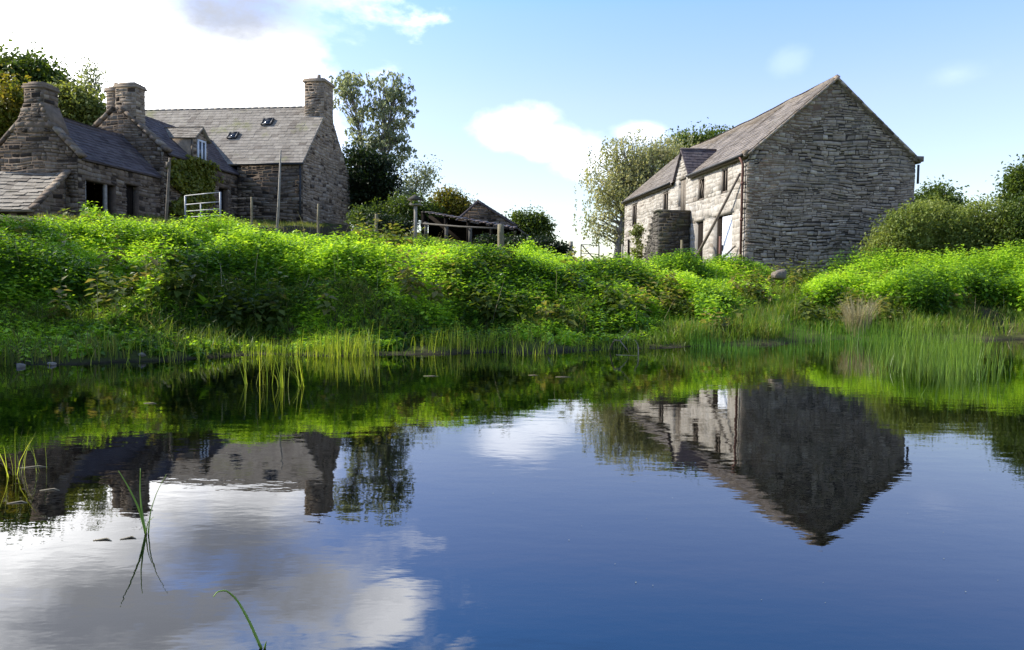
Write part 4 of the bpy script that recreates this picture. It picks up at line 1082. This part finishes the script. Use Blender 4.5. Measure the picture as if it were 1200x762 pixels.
# airy pair right of the farmhouse
T('poplar_tree', 'tall airy grey leaved tree right of the farmhouse chimney', 'tree', 440, 60, [(452, 130, 30, 45), (462, 105, 18, 22), (410, 115, 20, 42), (404, 90, 14, 16), (440, 170, 30, 25), (468, 175, 14, 25)], 270, 34, .22, 'leaf_grey', .24, 'pale_bark', spread=.75, droop=.5, seed=505, stems=3)
T('dark_bush', 'dense dark evergreen against the farmhouse gable wall', 'bush', 432, 55, [(425, 205, 24, 40), (448, 218, 20, 32), (415, 235, 18, 25)], 260, 70, .2, 'leaf_dark', .25, spread=.9, seed=506)
T('sapling', 'wispy sapling right of the dark evergreen', 'tree', 490, 50, [(488, 215, 18, 22), (500, 205, 14, 20), (478, 235, 16, 16)], 90, 22, .17, 'leaf_grey', .08, spread=.6, seed=507, stems=2)
T('bush', 'grey green bush behind the bird table', 'bush', 478, 46, [(478, 245, 26, 14), (505, 250, 16, 12), (450, 250, 16, 12)], 150, 50, .15, 'leaf_mid', .08, spread=.6, seed=508)
T('bush', 'yellow green bush left of the pointed outbuilding gable', 'bush', 524, 47, [(524, 240, 18, 16), (538, 246, 14, 14)], 120, 60, .16, 'leaf_yellow', .1, spread=.55, seed=509)
T('flowering_bush', 'low bush with white flowers at the farmhouse gable foot', 'bush', 424, 38, [(424, 257, 14, 12)], 60, 60, .11, 'leaf_mid', .05, spread=.4, seed=510)
fb = bpy.data.objects['flowering_bush']; q = wloc(fb); mb = MB(); nf = 260
P = q + np.array([0, 0, .75]) + rdir(nf, -.3, 1) * np.array([.62, .62, .62]) * rng.uniform(.6, 1.05, (nf, 1))
leaves(mb, P, rdir(nf), rdir(nf), np.full(nf, .09), np.full(nf, .08), .1, rng.random(nf)); tag(mb.build('blossom', M['petal'], fb), kind='stuff')
T('bush', 'rounded dark green bush behind the outbuilding roof', 'bush', 620, 52, [(618, 262, 18, 14), (632, 270, 14, 14)], 130, 60, .18, 'leaf_mid', .12, spread=.6, seed=511)
T('dark_bush', 'low dark bush in the skyline gap beside the stakes', 'bush', 640, 36, [(636, 290, 20, 12), (655, 293, 12, 6)], 90, 50, .11, 'leaf_dark', .06, spread=.35, seed=512)
T('dark_bush', 'low dark scrub behind the stout pale gatepost', 'bush', 600, 34, [(602, 287, 26, 9), (575, 284, 18, 7)], 110, 50, .10, 'leaf_dark', .05, spread=.35, seed=530)
T('dark_bush', 'dark scrub between the bird table and the white flowering bush', 'bush', 462, 36, [(462, 266, 24, 9), (445, 262, 16, 9)], 100, 50, .11, 'leaf_dark', .05, spread=.35, seed=531)
# weeping birch behind the barn
T('birch_tree', 'weeping birch with hanging strands left of the barn', 'tree', 722, 55, [(748, 178, 38, 24), (715, 200, 30, 40), (735, 235, 34, 50), (697, 245, 15, 45), (785, 172, 34, 12), (765, 205, 36, 40)], 350, 60, .16, 'leaf_birch', .34, 'pale_bark', spread=.9, droop=1.7, seed=513)
T('bush', 'bushy green tree showing over the far barn roof', 'tree', 820, 62, [(815, 165, 26, 10), (840, 160, 20, 8), (800, 200, 40, 40)], 120, 60, .24, 'leaf_mid', .3, spread=.9, seed=514)
# right-hand hedge, bush by bush
hedge = 'bushes right of the barn'
T('bush', 'dark green tree at the barn corner behind the hedge', 'tree', 1095, 46, [(1095, 240, 22, 24), (1110, 250, 18, 20), (1085, 262, 14, 30)], 170, 60, .18, 'leaf_mid', .2, spread=.7, seed=515, group=hedge)
T('bush', 'grey green bush against the barn gable', 'bush', 1045, 29, [(1050, 280, 24, 28), (1034, 296, 18, 18), (1070, 266, 18, 26)], 230, 75, .10, 'leaf_hedge', .07, spread=.42, seed=516, group=hedge)
T('bush', 'rounded middle bush of the hedge right of the barn', 'bush', 1095, 30, [(1095, 266, 32, 30), (1112, 285, 32, 28), (1080, 285, 24, 28)], 300, 75, .10, 'leaf_hedge', .08, spread=.45, seed=517, group=hedge)
T('bush', 'broad yellowish bush of the hedge near the right edge', 'bush', 1150, 30, [(1150, 264, 34, 30), (1138, 285, 30, 28), (1176, 280, 28, 34)], 310, 75, .10, 'leaf_hedge', .08, spread=.45, seed=518, group=hedge)
T('bush', 'dark shaded bush at the foot of the right edge tree', 'bush', 1190, 29, [(1188, 275, 22, 34), (1212, 270, 28, 44)], 230, 70, .10, 'leaf_mid', .08, spread=.42, seed=519, group=hedge)
T('broadleaf_tree', 'tree with dark leaves cut by the right edge', 'tree', 1205, 38, [(1200, 230, 20, 26), (1225, 215, 34, 40), (1190, 245, 14, 20), (1195, 205, 10, 8)], 240, 60, .16, 'leaf_mid', .2, spread=.65, seed=520)
# ivy shrub on the barn stair
b = C + l3 * 9.6 + n3 * 1.75; b[2] = 1.7
tree('creeper', 'lime green creeper on the barn front beside the stone stair', 'creeper', b, [(0, 0, 2.3, .25, .5, .5), (.05, .1, 1.4, .25, .45, .5), (-.05, -.1, .6, .3, .7, .4)], 60, 40, .12, 'leaf_lime', .04, spread=.25, seed=521)

# trees standing outside the left edge, whose shade falls along the bank
for (bx, by, bl, lb, sd) in ((-12.3, 15.2, [(0, 0, 4.0, 1.2, .75, 2.6), (.2, .2, 7.4, 1.2, .8, 2.8)], 'slender tall tree on the bank outside the left edge', 522), (-14.2, 15.8, [(0, 0, 4.4, 1.3, .8, 2.8), (0, -.1, 8.2, 1.2, .7, 2.6)], 'second slender tree farther out on the left bank', 523),
                             (-11.6, 11.4, [(0, 0, 2.4, 1.2, 1.2, 1.5)], 'round bush on the bank outside the left edge', 524)):
    b = np.array([bx, by, 0.]); b[2] = gz(b)
    tree('slender_tree' if sd < 524 else 'bush', lb, 'tree' if sd < 524 else 'bush', b, bl, 150, 80, .15, 'leaf_mid', .13, spread=.55, seed=sd)

# ================================================================== small plants and debris
def clump(name, label, cat, px, py, n, h, mat, rad=.12, lean=.35, bend=.5, wd=(.006, .010), group=None, tint=.5, z=None):
    p = on_water(px, py) if z is None else at(px, py, z)
    if z is not None: p[2] = gz(p)
    mb = MB(); a = rng.random(n) * 2 * np.pi; rr = rad * rng.random(n) ** .5
    P = np.stack([p[0] + rr * np.cos(a), p[1] + rr * np.sin(a), np.full(n, p[2] - .04)], 1)
    hh = h * rng.uniform(.55, 1.1, n); la = a + rng.normal(0, .6, n)
    blades(mb, P, hh, np.stack([np.cos(la), np.sin(la)], 1) * (lean * rng.random(n))[:, None], np.clip(rng.normal(bend, .25, n), 0, 1.2), rng.uniform(*wd, n), np.clip(rng.normal(tint, .25, n), 0, 1))
    return tag(mb.build(name, M[mat], base=p), label, cat, group)
rg = 'sparse reed clumps standing in the water'
clump('reed_clump', 'leftmost little reed clump of the row in open water', 'reeds', 293, 451, 6, .42, 'shore_grass', .07, .4, group=rg)
clump('reed_clump', 'second reed clump of the row in open water', 'reeds', 312, 452, 8, .48, 'shore_grass', .07, .25, .3, group=rg)
clump('reed_clump', 'reed clump with one broken stalk in open water', 'reeds', 334, 454, 9, .45, 'shore_grass', .08, .35, .5, group=rg)
clump('reed_clump', 'slanting reed clump, rightmost of the row in open water', 'reeds', 356, 453, 6, .40, 'shore_grass', .05, .6, .3, group=rg)
clump('reed_clump', 'tall reed clump at the left edge of the water', 'reeds', 14, 556, 9, .36, 'shore_grass', .09, .35, .4, (.004, .007), group=rg, tint=.7)
clump('reed_clump', 'curved reeds beside the tall left edge clump', 'reeds', 52, 552, 4, .34, 'shore_grass', .05, .45, .7, (.004, .007), group=rg, tint=.7)
clump('dry_tussock', 'pale dry grass tussock on the bank below the barn', 'grass tussock', 1005, 376, 420, 1.05, 'dry_grass', .24, .45, .7, (.008, .013), z=17.2)
clump('leafy_sedge', 'lit fresh sedge tuft in the shadow at the water edge', 'sedge', 397, 424, 170, .45, 'shore_grass', .42, .3, .3, z=11.2)
def stalks(name, label, cat, lines, mat, base):
    mb = MB()
    for pts, r0 in lines:
        P = np.array(pts); k = len(P)
        tt = np.linspace(0, k - 1, 4 * k); Q = np.stack([np.interp(tt, np.arange(k), P[:, j]) for j in range(3)], 1)
        for _ in range(2): Q[1:-1] = (Q[:-2] + 2 * Q[1:-1] + Q[2:]) / 4
        mb.tube(Q, np.linspace(r0, r0 * .25, len(Q)), 5, .6)
    return tag(mb.build(name, M[mat], base=base, smooth=True), label, cat)
p = on_water(171, 626); Yd = p[1]
stalks('spreading_reed', 'few bright reed blades spreading from one point in open water', 'reeds',
       [([p, at(163, 596, Yd), at(150, 570, Yd - .03), at(139, 552, Yd - .05)], .0055), ([p, at(166, 600, Yd), at(164, 575, Yd + .02), at(164.5, 549, Yd + .03)], .005), ([p + [.01, 0, 0], at(176, 600, Yd), at(184, 576, Yd), at(195, 556, Yd)], .003),
        ([p, at(173, 612, Yd - .05), at(180, 606, Yd - .1)], .003)], 'blade', p)
p = on_water(306, 760); Yd = p[1]
stalks('bent_reed', 'single reed bent over to touch the water in front', 'reed', [([p, at(292, 728, Yd), at(278, 703, Yd), at(266, 692, Yd - .02), at(255, 693, Yd - .05), at(250, 700, Yd - .06)], .0045), ([p + [.01, 0, 0], at(312, 752, Yd - .02)], .004)], 'blade', p)
# bent dead stalks by the shaded shore
p = on_water(728, 416); Yd = p[1]
stalks('dead_stalks', 'bent pale dead stalks rising from the shaded water edge', 'dead stalks',
       [([on_water(714, 411), at(720, 398, Yd), at(727, 400, Yd), at(741, 384, Yd)], .014), ([at(727, 400, Yd), at(735, 410, Yd - .1), on_water(738, 415)], .010), ([on_water(748, 417), at(748, 405, Yd), at(744, 398, Yd), at(743, 399, Yd)], .010), ([on_water(722, 416), on_water(750, 417)], .008)], 'dead_stalk', p)
p = at(639, 402, 12.6); p[2] = gz(p)
stalks('dead_stalks', 'two short dead sticks in the grass left of the shaded weed', 'dead stalks', [([p, at(648, 394, 12.6)], .012), ([p, at(650, 398, 12.5)], .008)], 'dead_stalk', p)
p = at(354, 333, 13.6); p[2] = gz(p)
stalks('dead_stick', 'pale dead stick poking from the shaded bank face', 'stick', [([p, p + np.array([.22, 0, .34])], .012), ([p, p + np.array([.14, 0, .42])], .008)], 'dead_stalk', p)

# broad-leaved weeds one can tell apart
def weed(label, px, py, Yd, h, nl, ls, mat='nettle', name='tall_weed'):
    p = at(px, py, Yd); p[2] = gz(p); root = thing(name, p, label, 'weed')
    mb = MB(); mb.tube([p - Z3 * .05, p + Z3 * h * .5 + ux * .01, p + Z3 * h], [.008, .006, .003], 5, .4); mb.build('stem', M['bank_grass'], root)
    mb = MB(); f = np.linspace(.15, 1, nl); a = np.arange(nl) * 2.4
    P = p + np.outer(f * h, Z3); ax = np.stack([np.cos(a), np.sin(a), -.25 + .5 * f ** 3], 1); ln = ls * (1.1 - .5 * f) * rng.uniform(.8, 1.2, nl)
    leaves(mb, P, ax, np.tile(Z3, (nl, 1)) + rng.normal(0, .2, (nl, 3)), ln, ln * .45, .15, rng.uniform(.5, 1, nl)); mb.build('foliage', M[mat], root)
weed('tall lone weed on the muddy point at the left edge', 28, 414, 9.6, .36, 22, .11)
weed('leafy weed hanging in shade before the right end of the nettles', 703, 385, 13.4, .62, 26, .16)
weed('tall spire weed left of the boulder', 908, 305, 22.5, .75, 26, .13)
weed('leafy spire weed right of the boulder', 922, 308, 22.5, .6, 26, .13)
# docks: rosettes of broad leaves on the bank
for i, (px, py, Yd, lb) in enumerate(((135, 300, 13.3, 'broad leaved dock among the nettles below the cottage'), (172, 312, 13.2, 'broad leaved dock on the shaded bank below the tall brown pole'), (247, 350, 12.9, 'low broad leaved dock halfway down the shaded bank'))):
    p = at(px, py, Yd); p[2] = gz(p) + .1; mb = MB(); nl = 16
    a = rng.random(nl) * 6.28; ax = np.stack([np.cos(a), np.sin(a), rng.uniform(.1, 1.1, nl)], 1); ln = rng.uniform(.22, .38, nl)
    leaves(mb, np.tile(p, (nl, 1)) + rng.normal(0, .04, (nl, 3)), ax, np.tile(Z3, (nl, 1)), ln, ln * .42, .12, rng.uniform(.6, 1, nl))
    tag(mb.build('dock_plant', M['nettle'], base=p), lb, 'plant', 'docks on the bank')

def lump(name, c, r, mat, label, cat, group=None, seed=0, kind=None):
    import bmesh
    bm = bmesh.new(); bmesh.ops.create_icosphere(bm, subdivisions=3, radius=1)
    q = np.random.default_rng(seed); ph_ = q.random((6, 3)) * 6; fr_ = q.normal(0, 1.6, (6, 3))
    for v in bm.verts:
        c0 = np.array(v.co); d = 1 + sum(.10 * math.sin(float(fr_[k] @ c0 * 1.3 + ph_[k][0])) for k in range(6))
        co = np.sign(c0) * np.abs(c0) ** .8 * d
        v.co = co * r * (1 + .18 * math.sin(float(c0[0] * 4.1 + ph_[1][1])) * math.cos(float(c0[1] * 3.7 + ph_[2][2])))
    me = bpy.data.meshes.new(name); bm.to_mesh(me); bm.free()
    at_ = me.attributes.new('tint', 'FLOAT', 'FACE'); at_.data.foreach_set('value', np.full(len(me.polygons), .5 + .3 * q.random()))
    me.materials.append(M[mat]); o = bpy.data.objects.new(name, me); COL.objects.link(o); o.location = c; WL[o.name] = np.asarray(c, float)
    o.rotation_euler = (0, 0, float(q.random() * 6)); return tag(o, label, cat, group, kind)
c = at(914, 323, 21.2); lump('boulder', c, np.array([.22, .17, .14]), 'rock', 'brown and grey boulder among the nettles before the barn gable', 'boulder', seed=3)
# pale stones on the muddy points
for i, (px, py, lb) in enumerate(((24, 430, 'small grey stone on the mud at the left edge'), (62, 428, 'pale small stone on the muddy point'), (166, 422, 'small stone on the shore below the shaded bank'))):
    c = on_water(px, py); c[2] = max(gz(c), 0) + .012; lump('shore_stone', c, np.array([.05, .035, .025]), 'pale_stone', lb, 'stone', 'stones on the left shore', seed=10 + i)
for i, (px, lb) in enumerate(((1040, 'stone left on the pebbly shore under the right bank'), (1062, 'palest stone on the pebbly shore under the right bank'), (1085, 'stone right on the pebbly shore under the right bank'))):
    c = on_water(px, 396 - i * .3); c[2] = max(gz(c), 0) + .02; lump('shore_stone', c, np.array([.13, .08, .05]), 'pale_stone', lb, 'stone', 'stones on the right shore', seed=20 + i)
# grass mounds in front of the cottage
for i, (px, py, Yd, rx, rz_, lb) in enumerate(((105, 262, 24, 1.0, .42, 'grassy hummock before the cottage'), (262, 258, 26, 1.1, .38, 'grassy hummock before the metal gate'))):
    p = at(px, py, Yd); z0 = gz(p); root = None
    mb = MB(); n = 2600; a = rng.random(n) * 6.28; rr = rng.random(n) ** .5
    P = np.stack([p[0] + rx * rr * np.cos(a), Yd + .7 * rr * np.sin(a), z0 + max(.05, p[2] - z0) * (1 - rr ** 2) + .02], 1)
    blades(mb, P, rng.uniform(.1, .24, n), np.stack([np.cos(a), np.sin(a)], 1) * (.9 * rr)[:, None], np.full(n, 1.0), rng.uniform(.012, .022, n), rng.random(n))
    k_ = 14; 
    ring = [[p[0] + rx * f * math.cos(2 * math.pi * j / k_), Yd + .7 * f * math.sin(2 * math.pi * j / k_), z0 - .05 + max(.05, p[2] - z0) * (1 - f ** 2)] for f in (1, .75, .5, .25) for j in range(k_)]
    mb.add(ring, [[q * k_ + j, q * k_ + (j + 1) % k_, (q + 1) * k_ + (j + 1) % k_, (q + 1) * k_ + j] for q in range(3) for j in range(k_)], .4)
    tag(mb.build('grass_hummock', M['meadow'], base=(p[0], Yd, z0)), lb, 'hummock')
# floating bits on the water
fl = [(176, 473, .07), (505, 441, .08), (625, 440, .05), (660, 442, .08), (40, 548, .13), (58, 575, .10), (20, 590, .10), (120, 634, .10), (150, 632, .08)]
spots = ['under the shaded bank at left', 'in the dark reflection at mid pond', 'below the bent dead stalks, left one', 'below the bent dead stalks, right one', 'among the left edge reeds', 'below the curved reeds at left', 'lowest at the left edge', 'left of the spreading reed blades', 'touching the spreading reed blades']
for i, ((px, py, L), sp) in enumerate(zip(fl, spots)):
    p = on_water(px, py); a = rng.uniform(-.25, .25); d = np.array([math.cos(a), math.sin(a), 0]) * L * p[1] / 8
    mb = MB(); mb.tube([p - d, p + d * .2 + [0, .02, .004], p + d], [.003, .004, .002], 5, .6)
    tag(mb.build('floating_twig', M['dead_stalk'], base=p), 'pale twig floating ' + sp, 'twig', 'twigs floating on the pond')
# fine floating specks on the water
n = 200; y_ = 2.4 + 8.5 * rng.random(n) ** .8; x_ = rng.uniform(-.7, .7, n) * y_; k = (sdist(x_, y_) < -.3) & (vnoise(x_, y_, .8, 91) > .45); x_, y_ = x_[k], y_[k]; n = len(x_)
mb = MB(); ln = rng.uniform(.004, .009, n); leaves(mb, np.stack([x_, y_, np.full(n, .003)], 1), np.stack([rng.normal(0, 1, n), rng.normal(0, 1, n), np.zeros(n)], 1), np.tile(Z3, (n, 1)), ln, ln * .6, .02, rng.random(n))
tag(mb.build('floating_specks', M['lily']), 'fine pale specks floating on the pond', 'specks', kind='stuff')
# pond weed under the surface near the camera
mb = MB(); n = 900
cx_ = rng.choice(len(q_ := [(650, 715), (720, 738), (830, 708), (960, 752), (1010, 748), (1120, 757), (1170, 752), (700, 750), (620, 690), (860, 760), (1060, 760)]), n)
P = np.array([on_water(*q_[k]) for k in cx_]); P[:, 0] += rng.normal(0, .10, n); P[:, 1] += rng.normal(0, .05, n) + .05; P[:, 2] = rng.uniform(-.10, -.012, n)
ax = rdir(n, -.2, .3); ln = rng.uniform(.012, .03, n)
leaves(mb, P, ax, np.tile(Z3, (n, 1)) + rng.normal(0, .3, (n, 3)), ln, ln * .4, .1, rng.random(n))
tag(mb.build('pond_weed', M['weed']), 'pale pond weed just under the surface in front', 'pond weed', kind='stuff')

# ================================================================== light, sky, clouds
SAZ, SEL = 78.0, 37.0          # the sun stands left of the view and a little behind the buildings
sd = Vector((-math.sin(R(SAZ)) * math.cos(R(SEL)), math.cos(R(SAZ)) * math.cos(R(SEL)), math.sin(R(SEL))))
sun_d = bpy.data.lights.new('sun', 'SUN'); sun_d.energy = 4.4; sun_d.angle = R(.53); sun_d.color = (1, .95, .86)
sun = bpy.data.objects.new('sun', sun_d); COL.objects.link(sun); sun.rotation_euler = sd.to_track_quat('Z', 'Y').to_euler(); sun.location = (-30, 20, 40)
w = bpy.data.worlds.new('World'); scene.world = w; w.use_nodes = True; nt = w.node_tree; nt.nodes.clear()
out = N(nt, 'ShaderNodeOutputWorld'); bg = N(nt, 'ShaderNodeBackground'); nt.links.new(bg.outputs[0], out.inputs[0])
sky = N(nt, 'ShaderNodeTexSky'); sky.sky_type = 'NISHITA'; sky.sun_disc = False; sky.sun_elevation = R(SEL); sky.sun_rotation = R(-SAZ)
sky.air_density = 1.0; sky.dust_density = .7; sky.ozone_density = 1.5; sky.altitude = 100
SKYS = .12
def mth(op, a, b=None, c=None):
    n = N(nt, 'ShaderNodeMath', operation=op)
    for i, v in enumerate((a, b, c)):
        if v is None: continue
        if hasattr(v, 'is_linked'): nt.links.new(v, n.inputs[i])
        else: n.inputs[i].default_value = v
    return n.outputs[0]
tc = N(nt, 'ShaderNodeTexCoord'); sx = N(nt, 'ShaderNodeSeparateXYZ'); nt.links.new(tc.outputs['Generated'], sx.inputs[0])
az = mth('ARCTAN2', sx.outputs[0], sx.outputs[1]); el = mth('ARCSINE', sx.outputs[2])
mp = N(nt, 'ShaderNodeMapping'); mp.inputs['Scale'].default_value = (1, 1, 1.7); nt.links.new(tc.outputs['Generated'], mp.inputs[0])
nz1 = noise(nt, 5.5, 8, .58, mp.outputs[0], .3); nz2 = noise(nt, 16, 6, .6, mp.outputs[0])
nzz = mth('MULTIPLY_ADD', nz2, .35, mth('MULTIPLY', nz1, 1.0))        # around 0.68
def cblob(px, py, ra, re, soft=.55, amp=1.6, wgt=1.0, el0=None):
    a0 = math.atan((px - 600) / 900); e0 = R(el0) if el0 is not None else math.atan((336 - py) / 900 * math.cos(a0))
    d = mth('SQRT', mth('ADD', mth('POWER', mth('MULTIPLY', mth('SUBTRACT', az, a0), 1 / R(ra)), 2.0), mth('POWER', mth('MULTIPLY', mth('SUBTRACT', el, e0), 1 / R(re)), 2.0)))
    d = mth('ADD', d, mth('MULTIPLY', mth('SUBTRACT', nzz, .68), -amp))
    mr = N(nt, 'ShaderNodeMapRange', interpolation_type='SMOOTHSTEP'); nt.links.new(d, mr.inputs[0])
    mr.inputs[1].default_value = 1.0 + soft * .5; mr.inputs[2].default_value = 1.0 - soft * .5; mr.inputs[3].default_value = 0; mr.inputs[4].default_value = wgt
    return mr.outputs[0]
CL_ = [cblob(20, 130, 17, 9.5, .5, 1.2), cblob(70, 30, 13.5, 7, 1.0, 2.2), cblob(-60, 0, 23, 7.0, .7, 2.2, .95, 23), cblob(290, 90, 5, 4.2, .9, 1.8),
       cblob(455, 0, 3.2, 2.4, .9, 2.4, .85, 23.5), cblob(600, 156, 2.3, 1.5, 1.1, 2.6, .42), cblob(632, 170, 2.8, 1.1, 1.1, 2.6, .42), cblob(700, 186, 3.0, 1.5, 1.2, 2.6, .36), cblob(745, 158, 1.9, .8, 1.2, 2.4, .32),
       cblob(915, 72, .9, .6, 1.8, 4.0, .05), cblob(1105, 85, 1.6, .7, 1.8, 4.0, .05), cblob(1130, 0, 4.0, 1.4, 1.6, 3.4, .06, 24.5), cblob(90, 215, 12, 3.0, 1.5, 1.0, .6), cblob(-900, 0, 35, 9, .8, 2, .9, 25), cblob(9000, 0, 12, 6, .8, 2, .8, 24)]
cm = CL_[0]
for k in CL_[1:]: cm = mth('MAXIMUM', cm, k)
grey = mth('MAXIMUM', cblob(265, 12, 9.0, 4.6, 1.6, 1.4), cblob(180, 0, 13, 4.5, 1.2, 1.8, .9, 21.5))
gn = ramp(nt, nz1, [(.3, (.0,) * 3), (.7, (.3,) * 3)])
gsum = N(nt, 'ShaderNodeMath', operation='MAXIMUM'); nt.links.new(grey, gsum.inputs[0]); nt.links.new(gn, gsum.inputs[1])
ccol = mixc(nt, gsum.outputs[0], (19, 19, 19.2), (2.9, 3.1, 3.6))
hz = N(nt, 'ShaderNodeMapRange'); hz.inputs[1].default_value = 0; hz.inputs[2].default_value = R(12); hz.inputs[3].default_value = .0; hz.inputs[4].default_value = .0
nt.links.new(el, hz.inputs[0])
elr = N(nt, 'ShaderNodeMapRange'); elr.inputs[1].default_value = 0; elr.inputs[2].default_value = R(60); nt.links.new(el, elr.inputs[0])
tintc = ramp(nt, elr.outputs[0], [(0, (1.22, 1.14, 1.06)), (.12, (1.3, 1.15, 1.12)), (.22, (1.36, 1.22, 1.4)), (.32, (1.2, 1.27, 1.7)), (.42, (.76, 1.34, 2.1)), (.55, (.72, .88, 1.1)), (1, (.85, .85, .85))])
skyc = mixc(nt, cm, mixc(nt, 1.0, sky.outputs[0], tintc, 'MULTIPLY'), ccol)
nt.links.new(skyc, bg.inputs['Color']); bg.inputs['Strength'].default_value = SKYS

# ================================================================== render settings
scene.render.engine = 'CYCLES'
cy = scene.cycles
cy.max_bounces = 6; cy.diffuse_bounces = 2; cy.glossy_bounces = 3; cy.transmission_bounces = 3; cy.transparent_max_bounces = 6
cy.caustics_reflective = False; cy.caustics_refractive = False
cy.use_denoising = True
try: cy.denoiser = 'OPENIMAGEDENOISE'
except Exception: pass
cy.sample_clamp_indirect = 6
scene.view_settings.view_transform = 'Standard'; scene.view_settings.look = 'None'
scene.view_settings.exposure = 0.85; scene.view_settings.gamma = 1.0
scene.view_settings.use_curve_mapping = False
